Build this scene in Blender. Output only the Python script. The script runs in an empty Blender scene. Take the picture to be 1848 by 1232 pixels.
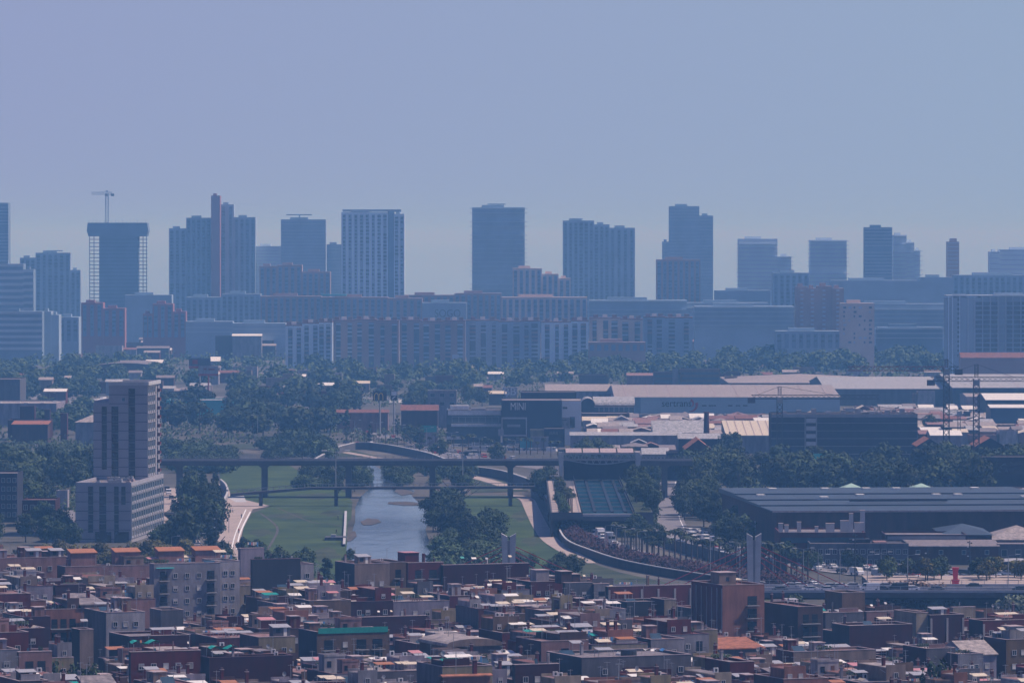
import bpy, math, random
from math import radians as R, sin, cos, pi
from mathutils import Vector, Matrix
random.seed(7)
SC = bpy.context.scene
COL = SC.collection
FPX = 1848*200/36.0
CAMH = 100.0
PITCH = math.atan(191/FPX)
FW = Vector((0, cos(PITCH), -sin(PITCH))); UP = Vector((0, sin(PITCH), cos(PITCH)))

def ray(px, py):
    return FW + Vector(((px-924)/FPX, 0, 0)) + UP*((616-py)/FPX)
def at(px, py, D):                       # point seen at a pixel, at distance D
    d = ray(px, py); t = D/d.y
    return Vector((d.x*t, D, CAMH+d.z*t))
def G(px, py, z=0.0):                    # point of level z seen at a pixel
    d = ray(px, py); t = (z-CAMH)/d.z
    return Vector((d.x*t, d.y*t, z))
def zat(py, D): return at(924, py, D).z
def proj(x, y, z):
    r = Vector((x, y, z-CAMH)); k = r.dot(FW)
    return 924+FPX*x/k, 616-FPX*r.dot(UP)/k
def GD(py): return G(924, py).y

# ---------------------------------------------------------------- materials
MATS = {}
def mat(name, col, rough=0.8, var=0.18, scale=0.6, stretch=1.0, metal=0.0, spec=0.3, objvar=0.0, col2=None, emit=None):
    if name in MATS: return MATS[name]
    m = bpy.data.materials.new(name); m.use_nodes = True
    nt = m.node_tree; nd = nt.nodes; b = nd['Principled BSDF']
    b.inputs['Roughness'].default_value = rough
    b.inputs['Metallic'].default_value = metal
    b.inputs['Specular IOR Level'].default_value = spec
    tc = nd.new('ShaderNodeTexCoord'); mp = nd.new('ShaderNodeMapping')
    mp.inputs['Scale'].default_value = (scale, scale, scale/stretch)
    nt.links.new(tc.outputs['Object'], mp.inputs['Vector'])
    n = nd.new('ShaderNodeTexNoise'); n.inputs['Scale'].default_value = 1.0; n.inputs['Detail'].default_value = 5; n.inputs['Roughness'].default_value = 0.65
    nt.links.new(mp.outputs[0], n.inputs['Vector'])
    rp = nd.new('ShaderNodeValToRGB')
    c = col; c2 = col2 or col
    rp.color_ramp.elements[0].position = 0.32; rp.color_ramp.elements[1].position = 0.68
    rp.color_ramp.elements[0].color = (c[0]*(1-var), c[1]*(1-var), c[2]*(1-var), 1)
    rp.color_ramp.elements[1].color = (min(1,c2[0]*(1+var)), min(1,c2[1]*(1+var)), min(1,c2[2]*(1+var)), 1)
    nt.links.new(n.outputs['Fac'], rp.inputs[0])
    out = rp.outputs[0]
    if objvar:
        oi = nd.new('ShaderNodeObjectInfo'); mr = nd.new('ShaderNodeMapRange')
        mr.inputs['To Min'].default_value = 1-objvar; mr.inputs['To Max'].default_value = 1+objvar
        nt.links.new(oi.outputs['Random'], mr.inputs['Value'])
        mx = nd.new('ShaderNodeMix'); mx.data_type = 'RGBA'; mx.blend_type = 'MULTIPLY'; mx.inputs['Factor'].default_value = 1
        nt.links.new(out, mx.inputs['A']); nt.links.new(mr.outputs[0], mx.inputs['B'])
        out = mx.outputs['Result']
    nt.links.new(out, b.inputs['Base Color'])
    MATS[name] = m
    return m
def M_(n): return MATS[n]

P = {  # painted / plaster / brick walls
 'white': (.55,.52,.55), 'lilac': (.42,.38,.45), 'grey': (.24,.23,.26), 'pale_grey': (.36,.35,.39),
 'beige': (.36,.28,.24), 'pink': (.40,.25,.24), 'salmon': (.38,.19,.15), 'yellow': (.40,.34,.22),
 'cream': (.48,.41,.32), 'brick': (.21,.038,.045), 'dark_brick': (.085,.015,.028), 'brown': (.16,.09,.08),
 'slate': (.06,.06,.085), 'tan': (.30,.20,.14), 'ochre': (.30,.20,.11)}
def sat(c, k):
    g = sum(c)/3; return tuple(max(.005, g+(x-g)*k) for x in c)
for k, c in P.items():
    c = sat(c, 1.22)
    mat('wall_'+k, tuple(x*(.47 if k in ('white','lilac','cream','pale_grey','beige','pink','yellow','salmon') else .34) for x in c), .85, .36, .45, 4.0)
for k, c in {'terracotta': (.27,.12,.10), 'pink_tile': (.36,.21,.20), 'gravel': (.30,.26,.27), 'dark_felt': (.10,.09,.11),
             'orange_tile': (.46,.18,.10), 'red_tile': (.20,.065,.065), 'pale': (.46,.40,.38), 'silver': (.50,.50,.52)}.items():
    mat('roof_'+k, tuple(x*.58 for x in c), .8, .48, .8)
mat('coping', (.34,.27,.27), .8, .25, .8); mat('coping_dark', (.12,.07,.08), .8)
for k, c in {'white': (.80,.77,.70), 'green': (.02,.30,.25), 'teal': (.05,.38,.38), 'cream': (.66,.57,.42), 'rust': (.40,.17,.08), 'grey': (.36,.36,.38), 'blue': (.10,.28,.55), 'pink': (.55,.25,.26)}.items():
    mat('sheet_'+k, tuple(x*.85 for x in c), .5, .15, 1.2)
mat('glass_dark', (.012,.014,.022), .25, .3, spec=.5)
mat('glass_blue', (.03,.06,.085), .2, .35, .2, spec=.5)
mat('frame_light', (.45,.45,.47), .6); mat('frame_brown', (.12,.06,.04), .6)
mat('blind', (.42,.40,.37), .7, objvar=.4)
mat('concrete', (.24,.235,.25), .85, .15, .3); mat('concrete_dark', (.075,.075,.085), .85, .2, .3)
mat('concrete_pale', (.40,.40,.41), .8, .12, .4)
mat('metal_dark', (.04,.045,.055), .5, metal=.3); mat('metal_grey', (.28,.29,.31), .5, metal=.3); mat('metal_white', (.62,.62,.62), .5)
mat('red_steel', (.35,.03,.04), .5); mat('rust_red', (.22,.05,.05), .6)
mat('asphalt', (.075,.073,.08), .9, .18, .15); mat('road_pale', (.17,.16,.17), .9, .12, .15)
mat('path_tan', (.34,.28,.25), .9, .12, .12); mat('line_white', (.7,.7,.68), .7)
mat('grass', (.015,.043,.007), .95, .3, .035, col2=(.040,.068,.014)); mat('rough_grass', (.016,.036,.012), .95, .4, .05, col2=(.045,.055,.025))
mat('soil', (.075,.066,.06), .95, .3, .1)
mat('bark', (.06,.045,.04), .9)
def leafmat(name, c, c2, ov=.5): 
    c = tuple(x*.55 for x in c); c2 = tuple(x*.9 for x in c2); m = mat(name, c, .75, .25, .35, 1, 0, .2, ov, c2); return m
leafmat('leaf_dark', (.018,.036,.014), (.038,.062,.022)); leafmat('leaf_mid', (.028,.055,.018), (.06,.085,.03))
leafmat('leaf_olive', (.06,.065,.018), (.13,.12,.035)); leafmat('leaf_shrub', (.035,.07,.025), (.075,.115,.045))
leafmat('leaf_red', (.055,.022,.03), (.06,.026,.032)); leafmat('leaf_palm', (.03,.045,.018), (.06,.075,.03)); leafmat('leaf_dry', (.13,.08,.06), (.19,.12,.09))
leafmat('leaf_grey', (.10,.13,.09), (.16,.19,.13))

# ---------------------------------------------------------------- mesh builder
class MB:
    def __init__(s): s.v = []; s.f = []; s.m = []; s.mats = []; s.M = None
    def mi(s, m):
        if isinstance(m, str): m = MATS[m]
        if m not in s.mats: s.mats.append(m)
        return s.mats.index(m)
    def add(s, vs, fs, m):
        k = len(s.v); i = m if isinstance(m, int) else s.mi(m)
        if s.M is not None: vs = [s.M @ Vector(v) for v in vs]
        s.v += [tuple(v) for v in vs]; s.f += [tuple(a+k for a in f) for f in fs]; s.m += [i]*len(fs)
    def box(s, x0, x1, y0, y1, z0, z1, m):
        s.add([(x0,y0,z0),(x1,y0,z0),(x1,y1,z0),(x0,y1,z0),(x0,y0,z1),(x1,y0,z1),(x1,y1,z1),(x0,y1,z1)],
              [(0,3,2,1),(4,5,6,7),(0,1,5,4),(1,2,6,5),(2,3,7,6),(3,0,4,7)], m)
    def bar(s, a, b, w, m, h=None):
        a = Vector(a); b = Vector(b); d = (b-a)
        if d.length < 1e-6: return
        d.normalize(); h = h or w
        ref = Vector((0,0,1)) if abs(d.z) < .95 else Vector((1,0,0))
        s1 = d.cross(ref).normalized()*w/2; s2 = s1.cross(d).normalized()*h/2
        vs = [a-s1-s2, a+s1-s2, a+s1+s2, a-s1+s2, b-s1-s2, b+s1-s2, b+s1+s2, b-s1+s2]
        s.add(vs, [(0,3,2,1),(4,5,6,7),(0,1,5,4),(1,2,6,5),(2,3,7,6),(3,0,4,7)], m)
    def cyl(s, x, y, z0, z1, r0, r1, m, n=8):
        vs = [(x+r0*cos(2*pi*i/n), y+r0*sin(2*pi*i/n), z0) for i in range(n)]+[(x+r1*cos(2*pi*i/n), y+r1*sin(2*pi*i/n), z1) for i in range(n)]
        s.add(vs, [(i,(i+1)%n,n+(i+1)%n,n+i) for i in range(n)]+[tuple(range(n-1,-1,-1)), tuple(range(n,2*n))], m)
    def quad(s, a, b, c, d, m): s.add([a,b,c,d], [(0,1,2,3)], m)
    def prof_y(s, prof, y0, y1, mtop, mend):       # profile in (x,z), extruded along y
        n = len(prof); vs = [(p[0],y0,p[1]) for p in prof]+[(p[0],y1,p[1]) for p in prof]
        s.add(vs, [(i,(i+1)%n,n+(i+1)%n,n+i) for i in range(n)], mtop)
        s.add(vs, [tuple(range(n)), tuple(range(2*n-1,n-1,-1))], mend)
    def prof_x(s, prof, x0, x1, mtop, mend):       # profile in (y,z)
        n = len(prof); vs = [(x0,p[0],p[1]) for p in prof]+[(x1,p[0],p[1]) for p in prof]
        s.add(vs, [((i+1)%n,i,n+i,n+(i+1)%n) for i in range(n)], mtop)
        s.add(vs, [tuple(range(n-1,-1,-1)), tuple(range(n,2*n))], mend)
    def mesh(s, name):
        me = bpy.data.meshes.new(name); me.from_pydata(s.v, [], s.f)
        for m in s.mats: me.materials.append(m)
        me.polygons.foreach_set('material_index', s.m); me.update(); return me
    def obj(s, name, parent=None, loc=(0,0,0), rz=0):
        return ob(name, s.mesh(name), parent, loc, rz)
def ob(name, me, parent=None, loc=(0,0,0), rz=0, sc=None):
    o = bpy.data.objects.new(name, me); COL.objects.link(o); o.location = loc
    if rz: o.rotation_euler = (0,0,rz)
    if sc: o.scale = sc if hasattr(sc,'__len__') else (sc,sc,sc)
    if parent: o.parent = parent
    return o
def tag(o, label=None, cat=None, group=None, kind=None):
    if label: o['label'] = label
    if cat: o['category'] = cat
    if group: o['group'] = group
    if kind: o['kind'] = kind
    return o
def wallof(T): return [c for c in T.children if c.name.split('.')[0] == 'wall'][0]
def thing(name, label, cat, loc=(0,0,0), rz=0, group=None, sc=None):
    return tag(ob(name, None, None, loc, rz, sc), label, cat, group)
def struct(name, mb):
    o = mb.obj(name); o['kind'] = 'structure'; return o
def copy_thing(root, loc, rz=0, label=None, group=None, sc=None):
    r = root.copy(); COL.objects.link(r); r.location = loc; r.rotation_euler = (0,0,rz)
    if sc: r.scale = sc if hasattr(sc,'__len__') else (sc,sc,sc)
    if label: r['label'] = label
    if group: r['group'] = group
    for ch in list(root.children):
        c = ch.copy(); COL.objects.link(c); c.parent = r
        for g in ch.children:
            d = g.copy(); COL.objects.link(d); d.parent = c
    return r
def text_mesh(s, size, ext=.08):
    cu = bpy.data.curves.new('lettering', 'FONT'); cu.body = s; cu.size = size; cu.extrude = ext; cu.align_x = 'CENTER'; cu.align_y = 'CENTER'
    o = bpy.data.objects.new('t', cu); COL.objects.link(o); bpy.context.view_layer.update()
    me = bpy.data.meshes.new_from_object(o.evaluated_get(bpy.context.evaluated_depsgraph_get()))
    bpy.data.objects.remove(o); me.name = 'lettering'; return me
def letters(s, size, m, parent, loc, sx=1.0, bold=0, ext=.12):
    me = text_mesh(s, size, ext); me.materials.clear(); me.materials.append(MATS[m])
    o = ob('lettering', me, parent, loc); o.rotation_euler = (pi/2,0,0); o.scale = (sx,1,1); return o

# ---------------------------------------------------------------- windows (shared meshes, facing -Y, centred)
WIN = {}
def winmesh(kind, w, h):
    k = (kind, round(w,1), round(h,1))
    if k in WIN: return WIN[k]
    b = MB(); w, h = k[1], k[2]
    fr = {'dark':'frame_light','brown':'frame_brown','half':'frame_light','shut':'frame_light','door':'frame_light','glass':'frame_light','strip':'concrete_pale','tall':'metal_dark'}[kind]
    t = .09 if kind != 'strip' else .12
    for a in ((-w/2,w/2,h/2-t,h/2),(-w/2,w/2,-h/2,-h/2+t),(-w/2,-w/2+t,-h/2+t,h/2-t),(w/2-t,w/2,-h/2+t,h/2-t)):
        b.box(a[0],a[1],-.1,0,a[2],a[3],fr)
    g = 'glass_blue' if kind in ('glass','strip') else 'glass_dark'
    b.box(-w/2+t,w/2-t,-.035,0,-h/2+t,h/2-t,g)
    if kind == 'half': b.box(-w/2+t,w/2-t,-.06,-.036,0,h/2-t,'blind')
    if kind == 'shut': b.box(-w/2+t,w/2-t,-.06,-.036,-h/2+t,h/2-t,'blind')
    if kind in ('dark','half') : b.box(-.03,.03,-.08,-.061,-h/2+t,h/2-t,fr)
    WIN[k] = b.mesh('window'); return WIN[k]
BAL = {}
def balmesh(w, m, solid):
    k = (round(w,1), m, solid)
    if k in BAL: return BAL[k]
    b = MB(); w = k[0]
    b.box(-w/2,w/2,-1.0,-.002,-.12,.05,'concrete'); b.box(-w/2+.4,w/2-.4,-.05,-.002,.06,2.2,'glass_dark')
    r = MB()
    if solid:
        r.box(-w/2,w/2,-1.0,-.88,.051,1.0,m); r.box(-w/2,-w/2+.12,-.88,-.002,.051,1.0,m); r.box(w/2-.12,w/2,-.88,-.002,.051,1.0,m)
    else:
        r.box(-w/2,w/2,-1.0,-.95,.95,1.02,'metal_dark'); n = int(w/.3)
        for i in range(n+1):
            x = -w/2+.03+(w-.06)*i/n; r.box(x-.025,x+.025,-.99,-.94,.051,.95,'metal_dark')
    BAL[k] = (b.mesh('balcony'), r.mesh('railing')); return BAL[k]
def balcony(T, w, m, solid, loc, rz):
    a, c = balmesh(w, m, solid); o = ob('balcony', a, T, loc, rz); ob('railing', c, o); return o
HAZE_D = 1.32e-4; HAZE_C = (.20,.52,1.0,1); HAZE_A = (.84,.88,1,1); HAZE_G = 0.0
SKY_S = 0.10; SKY_TINT = (.42,.48,.98,1); SUN_S = 5.0; SUN_AZ = 4; SUN_EL = 54; EXPO = -0.06
BAND = (.297,.372,.575)          # linear colour of the hazy band of sky low over the horizon
# ---------------------------------------------------------------- town of roofs (foreground)
TH = R(22); CU = (cos(TH), sin(TH)); CV = (-sin(TH), cos(TH))
def uv(x, y): return x*CU[0]+y*CU[1], x*CV[0]+y*CV[1]
def xy(u, v): return u*CU[0]+v*CV[0], u*CU[1]+v*CV[1]
BUF = [1300.0]*470
def bufat(px):
    i = int(px/4); return BUF[i] if 0 <= i < 470 else 1300.0
CL = {}
def clutter(kind, m=None):
    k = (kind, m)
    if k in CL: return CL[k]
    b = MB(); nm = kind
    if kind == 'roof_hut':
        b.box(-1.7,1.7,-1.9,1.9,0,2.5,m); b.box(-1.9,1.9,-2.1,2.1,2.5,2.65,'coping'); 
        b.box(-1.76,-1.7,-.4,.4,1.1,1.8,'glass_dark')
    elif kind == 'roof_shed':
        b.prof_x([(-1.4,0),(1.4,0),(1.4,2.3),(-1.4,1.9)], -2.4, 2.4, m, m); b.prof_x([(-1.7,1.9),(-1.7,2.0),(1.6,2.5),(1.6,2.4)], -2.6, 2.6, 'sheet_grey', 'sheet_grey')
        b.box(-1.6,-.3,-1.45,-1.4,.9,1.7,'glass_dark'); b.box(.5,1.4,-1.45,-1.4,.05,1.8,'sheet_white')
    elif kind == 'awning':
        for x in (-2.2,2.2):
            for y in (-1.3,1.3): b.box(x-.05,x+.05,y-.05,y+.05,0,2.1,'metal_grey')
        b.prof_x([(-1.5,1.95),(-1.5,2.03),(1.5,2.43),(1.5,2.35)], -2.4, 2.4, m, m)
    elif kind == 'wide_awning':
        for x in (-3.4,0,3.4):
            b.box(x-.05,x+.05,-1.0,-.9,0,2.1,'metal_grey'); b.box(x-.05,x+.05,1.3,1.4,0,2.3,'metal_grey')
        b.prof_x([(-1.5,2.0),(-1.5,2.08),(1.5,2.5),(1.5,2.42)], -3.8, 3.8, m, m)
    elif kind == 'chimney':
        b.box(-.35,.35,-.35,.35,0,2.0,m); b.box(-.45,.45,-.45,.45,2.0,2.12,'coping'); b.box(-.25,.25,-.25,.25,2.12,2.5,'coping_dark')
    elif kind == 'antenna':
        b.bar((0,0,0),(0,0,4.2),.09,'metal_grey'); b.bar((-.7,0,4.0),(.8,0,4.0),.06,'metal_grey')
        for i in range(6): b.bar((-.6+.25*i,-.35,4.0),(-.6+.25*i,.35,4.0),.04,'metal_grey')
        b.bar((0,-.5,3.4),(0,.5,3.4),.06,'metal_grey')
    elif kind == 'satellite_dish':
        b.bar((0,0,0),(0,0,1.2),.08,'metal_grey')
        n = 10; c = (0,-.12,1.4)
        vs = [(.5*cos(2*pi*i/n), -.28, 1.4+.5*sin(2*pi*i/n)) for i in range(n)]+[c]
        b.add(vs, [(i,(i+1)%n,n) for i in range(n)], m); b.bar(c,(0,-.6,1.4),.05,'metal_grey')
    elif kind == 'water_tank':
        for x in (-.4,.4): b.box(x-.06,x+.06,-.4,.4,0,.5,'metal_grey')
        b.cyl(0,0,.5,1.7,.6,.6,m,12); b.cyl(0,0,1.7,1.9,.6,.2,m,12)
    elif kind == 'air_conditioner':
        b.box(-.55,.55,-.3,.3,.1,1.0,'metal_white'); b.cyl(0,0,1.0,1.06,.25,.25,'metal_dark',8)
        b.box(-.3,.3,-.32,-.3,.25,.85,'metal_dark')
    elif kind == 'clothes_line':
        b.box(-2.4,-2.32,-.04,.04,0,2,'metal_grey'); b.box(2.32,2.4,-.04,.04,0,2,'metal_grey'); b.bar((-2.36,0,1.95),(2.36,0,1.95),.03,'metal_grey')
        x = -2.1; i = 0
        while x < 1.9:
            w = random.uniform(.35,.9); b.box(x,x+w,-.015,.015,1.93-random.uniform(.5,1.2),1.93,['sheet_white','sheet_blue','sheet_pink','sheet_white','sheet_cream'][i%5]); x += w+.12; i += 1
    elif kind == 'solar_panel':
        b.prof_x([(-.9,.3),(-.9,.36),(.9,1.4),(.9,1.34)], -1.8, 1.8, 'glass_blue', 'frame_light'); b.box(-1.7,-1.6,.6,.7,0,1.2,'metal_grey'); b.box(1.6,1.7,.6,.7,0,1.2,'metal_grey')
    elif kind == 'skylight':
        b.prof_y([(-.8,0),(.8,0),(.8,.35),(0,.75),(-.8,.35)], -1.6, 1.6, m, 'frame_light')
    elif kind == 'potted_plants':
        for i in range(5):
            x = -2+i; b.cyl(x,0,0,.45,.2,.26,'roof_terracotta',8)
            for j in range(26):
                p = Vector((x+random.gauss(0,.28), random.gauss(0,.28), .7+abs(random.gauss(0,.35)))); d = Vector((random.uniform(-1,1),random.uniform(-1,1),random.uniform(-1,1))).normalized()*.2
                e = d.orthogonal().normalized()*.16; b.quad(p-d-e,p+d-e,p+d+e,p-d+e,'leaf_mid')
    elif kind == 'divider_wall':
        b.box(-3.5,3.5,-.12,.12,0,1.5,m); b.box(-3.55,3.55,-.16,.16,1.5,1.58,'coping')
    elif kind == 'roof_block':
        b.box(-3.0,3.0,-2.2,2.2,0,2.9,m); b.box(-3.1,3.1,-2.3,-2.1,2.9,3.3,m); b.box(-3.1,3.1,2.1,2.3,2.9,3.3,m); b.box(-3.1,-2.9,-2.1,2.1,2.9,3.3,m); b.box(2.9,3.1,-2.1,2.1,2.9,3.3,m)
        b.box(-2.9,2.9,-2.1,2.1,2.9,2.96,'roof_terracotta')
        b.box(-2.2,-1.0,-2.26,-2.2,1.0,2.1,'glass_dark'); b.box(.8,1.8,-2.26,-2.2,.1,2.2,'frame_brown')
    CL[k] = b.mesh(nm); return CL[k]
b = MB(); b.box(-.5,.4,-1.96,-1.901,.1,2.05,'frame_brown'); DOOR = b.mesh('door')
WALLW = ['white','lilac','grey','pale_grey','beige','pink','salmon','yellow','cream','brick','brick','dark_brick','brown','tan']
SHEETS = ['sheet_white','sheet_cream','sheet_grey','sheet_white','sheet_grey','sheet_rust','sheet_white','sheet_cream','sheet_grey','sheet_pink','sheet_cream','sheet_grey','sheet_white','sheet_grey','sheet_green','sheet_cream','sheet_rust','sheet_grey','sheet_white','sheet_cream']

def put_clutter(T, w, d, z, n, rnd, wallm, corner):
    nx = max(1, round(w/3.3)); ny = max(1, round(d/3.4)); cells = [(i,j) for i in range(nx) for j in range(ny)]
    rnd.shuffle(cells); used = 0
    kinds = ['roof_hut','awning','awning','roof_shed','clothes_line','chimney','wide_awning','awning','air_conditioner','antenna','skylight','divider_wall','solar_panel','potted_plants','satellite_dish','roof_hut','awning','divider_wall','roof_block','chimney','antenna']
    got = []
    for (i,j) in cells[:n]:
        k = rnd.choice(kinds)
        m = {'roof_hut': rnd.choice([wallm,'wall_white','wall_pink','wall_beige','wall_grey','wall_brick','wall_lilac']),
             'roof_shed': rnd.choice([wallm,'wall_white','wall_beige','wall_grey']), 'awning': rnd.choice(SHEETS), 'wide_awning': rnd.choice(SHEETS),
             'chimney': rnd.choice(['wall_brick','wall_white',wallm]), 'satellite_dish':'metal_grey','water_tank': rnd.choice(['sheet_grey','sheet_blue','metal_white']),
             'skylight': rnd.choice(['sheet_cream','sheet_white']), 'divider_wall': rnd.choice([wallm,'wall_brick','wall_white','wall_pink']), 'roof_block': rnd.choice([wallm,'wall_pink','wall_beige','wall_white'])}.get(k)
        hx, hy = {'roof_hut':(1.9,2.1),'roof_shed':(2.6,1.7),'awning':(2.4,1.5),'wide_awning':(3.8,1.5),'clothes_line':(2.4,.3),'divider_wall':(3.6,.2),'roof_block':(3.1,2.3),'solar_panel':(1.8,.9),'potted_plants':(2.3,.5)}.get(k,(.8,.8))
        cw, cd = (w-.8)/nx, (d-.8)/ny
        s = min(.9, (w-.9)/(2*hx), (d-.9)/(2*hy))
        x = .4+cw*(i+.5)+rnd.uniform(-.4,.4); y = .4+cd*(j+.5)+rnd.uniform(-.3,.3)
        x = min(max(x, .42+hx*s), w-.42-hx*s); y = min(max(y, .42+hy*s), d-.42-hy*s)
        ok = all(abs(x-a) > (hx*s+c) or abs(y-b) > (hy*s+e) for a,b,c,e in got)
        if not ok: continue
        got.append((x,y,hx*s,hy*s))
        s *= rnd.uniform(.72,1.0); o_ = ob(k, clutter(k,m), T, (x,y,z+.052), rnd.choice([0,0,rnd.uniform(-.12,.12)]), (s*rnd.uniform(.8,1),s,rnd.uniform(.62,1.15)))
        if k == 'roof_hut': ob('door', DOOR, o_)
    return got

def windows_on(T, side, w, d, h, corner, rot, style, rnd, pitch=3.0, x0=.9, x1=None, skip=0, top=.9, test=True, wsz=(1.1,1.25), gap=2.7, balm='wall_white', maxfl=9):
    L = w if side in 'FB' else d
    x1 = x1 if x1 is not None else L-.9
    n = max(1, int((x1-x0+gap*.45)/gap)); c = 0
    for fl in range(maxfl):
        zc = h-top-pitch*fl-1.45
        if zc < 1.2: break
        for i in range(n):
            t = x0+(x1-x0)*(i+.5)/n
            if side == 'F': lx, ly, rz = t, -.003, 0
            elif side == 'L': lx, ly, rz = -.003, t, -pi/2
            else: lx, ly, rz = w+.003, t, pi/2
            X = corner[0]+lx*cos(rot)-ly*sin(rot); Y = corner[1]+lx*sin(rot)+ly*cos(rot)
            if test:
                px, py = proj(X, Y, zc+1)
                if px < -25 or px > 1873 or py > 1245 or py > bufat(px)+8: continue
            q = style[(i+skip)%len(style)]
            if q == '.': continue
            if q == 'b' or q == 'B':
                balcony(T, min(gap*.9,3.4), balm, q=='B', (lx,ly,zc-1.15), rz)
            else:
                kind = {'w': rnd.choice(['dark','half','shut','dark']), 'd':'dark','s':'shut','g':'glass','n':'brown'}[q]
                ob('window', winmesh(kind, *wsz), T, (lx,ly,zc), rz)
            c += 1
    return c

def fill_h(name, T, w, d, h, wall, side=None, roof='roof_terracotta', cope='coping', par=.85, stripes=None):
    b = MB(); t = .28
    b.box(0,w,0,d,-1,h,wall)
    for a in ((0,w,0,t),(0,w,d-t,d),(0,t,t,d-t),(w-t,w,t,d-t)): b.box(a[0],a[1],a[2],a[3],h,h+par,wall)
    o = b.obj('wall', T)
    if side:
        b = MB(); b.box(-.06,0,.002,d-.002,-1,h+par-.01,side); b.obj('party_wall', T)
    b = MB(); b.box(t+.002,w-t-.002,t+.002,d-t-.002,h,h+.05,roof); b.obj('roof', T)
    b = MB()
    for a in ((-.09,w+.05,-.05,t+.04),(-.09,w+.05,d-t-.04,d+.05),(-.09,t+.04,t+.04,d-t-.04),(w-t-.04,w+.05,t+.04,d-t-.04)): b.box(a[0],a[1],a[2],a[3],h+par,h+par+.1,cope)
    b.obj('coping', T)

BOXES = []      # footprints in town axes
TOWN = []       # specs
def spec(xl, xm, xr, top, D, wall, side=None, roof='roof_terracotta', label='', **k):
    c = at(xm, top, D); w = (xr-xm)*D/FPX/cos(TH); d = (xm-xl)*D/FPX/sin(TH) if xm-xl > 3 else k.get('depth', 14)
    d = min(d, 46)
    s = dict(x=c.x, y=c.y, h=c.z-.95, w=w, d=d, wall='wall_'+wall, side=('wall_'+side) if side else None, roof=roof, label=label, cat=k.get('cat','building'), hand=True,
             style=k.get('style','w'), lstyle=k.get('lstyle'), clut=k.get('clut', None), group=k.get('group'), cope=k.get('cope','coping'), extra=k.get('extra'), gap=k.get('gap',2.7), balm=k.get('balm','wall_white'), name=k.get('name','apartment_block'), roofkind=k.get('roofkind'), show=k.get('show',34), top=k.get('wtop',.9), par=k.get('par',.5), stripes=k.get('stripes'), short=k.get('short'))
    u, v = uv(c.x, c.y); BOXES.append((u-.6, v-.6, u+w+.6, v+d+.6)); TOWN.append(s); return s

S = spec
# back row, left to right
S(-60,-20,120,1004,1428,'pink','brown',label='long low pink block behind the brick hut at the far left edge',short='pink block at the far left', name='town_house',show=20)
S(100,118,400,1019,1418,'pink','brown',roof='roof_pink_tile',label='long pink terrace with four orange topped stair huts along its roof',style='.',extra='huts4',clut=8,short='terrace with the four orange huts',show=26)
S(268,278,395,1014,1340,'pale_grey',None,roof='roof_gravel',label='tall grey white apartment block with a turquoise awning on the top floor',style='bwdwb',gap=2.9,extra='teal',clut=6,short='grey white block with the turquoise awning',show=108)
S(392,394,432,1009,1352,'white',None,roof='roof_gravel',label='narrow white slab with paired dark windows beside the turquoise awning block',style='d',gap=1.9,clut=2,depth=12,short='white slab with paired windows',show=108)
S(429,434,476,986,1400,'lilac',None,roof='roof_gravel',label='blank lilac tower block, highest roof on the left side of the town',style='.',clut=1,depth=16,short='lilac tower block',show=34)
S(452,456,541,1006,1365,'slate','slate',roof='roof_pink_tile',label='wide windowless dark slate wall right of the lilac tower block',style='.',clut=5,depth=16,cope='coping_dark',short='dark slate wall',show=44)
S(540,543,566,1014,1375,'white',None,label='small white end house with two dark attic windows above the green river bank',style='d',gap=2.0,clut=0,depth=8,short='white end house',name='town_house',show=38)
S(602,640,703,1014,1392,'beige','slate',roof='roof_pink_tile',label='beige corner block with a shade-coloured left flank, nearest to the river end',style='.ss.',gap=2.4,clut=6,wtop=3.0,short='beige corner block by the river',show=56)  # slate flank colour paints in the shade of the left side
S(702,704,733,1011,1400,'tan','slate',label='narrow tan block with dark loggias between beige corner block and red brick block',style='b',gap=2.6,clut=2,depth=14,short='tan block with loggias',show=46)
S(733,737,800,1012,1396,'brick','brick',roof='roof_terracotta',label='red brick block with a pale sloping ledge over dark galleries',style='b',gap=3.0,clut=3,depth=18,balm='wall_brick',extra='hutred',short='brick block with dark galleries',show=46)
S(796,800,955,1016,1398,'dark_brick','slate',roof='roof_gravel',label='very wide dark brick wall below the left concrete bridge pylon',style='.',clut=10,depth=20,short='wide dark brick wall below the pylon',show=36)
S(955,958,1018,1046,1385,'brick','slate',label='brick block with a white cube on the roof near the river bushes',style='w',clut=3,depth=16,extra='cube',short='brick block with the white cube')
S(1016,1020,1070,1048,1378,'grey','slate',roof='roof_gravel',label='grey block carrying two brown box huts on its roof',style='w',clut=3,depth=16,extra='cube2',short='grey block with brown huts')
S(1068,1072,1100,1050,1380,'pale_grey','slate',label='narrow pale block with rounded balcony band left of the striped brick wall',style='B',gap=2.8,clut=1,depth=14,short='pale block with balcony band')
S(1093,1098,1250,1055,1372,'brick','slate',roof='roof_pale',label='low brick wall divided by pale pillars left of the tall salmon block',style='.',clut=7,depth=16,stripes=5,short='pillared brick wall',show=28)
S(1252,1304,1381,1052,1330,'salmon','brick',roof='roof_terracotta',label='tall salmon apartment block with brown balconies and a striped brick flank',style='.bw',gap=3.6,clut=3,balm='wall_brown',extra='hutbig',stripes=-6,wtop=1.8,short='tall salmon block',show=104)
S(1380,1440,1486,1091,1330,'brown','slate',roof='roof_terracotta',label='shabby block with laundry galleries and a tall navy side wall',style='b',gap=2.6,clut=3,balm='wall_grey',lstyle=None,short='block with the navy side wall',show=74)
S(1517,1520,1562,1066,1400,'tan','tan',roof='roof_gravel',label='blank tan tower like block in front of the bridge road',style='.',clut=0,depth=10,short='blank tan tower block',show=34)
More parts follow.
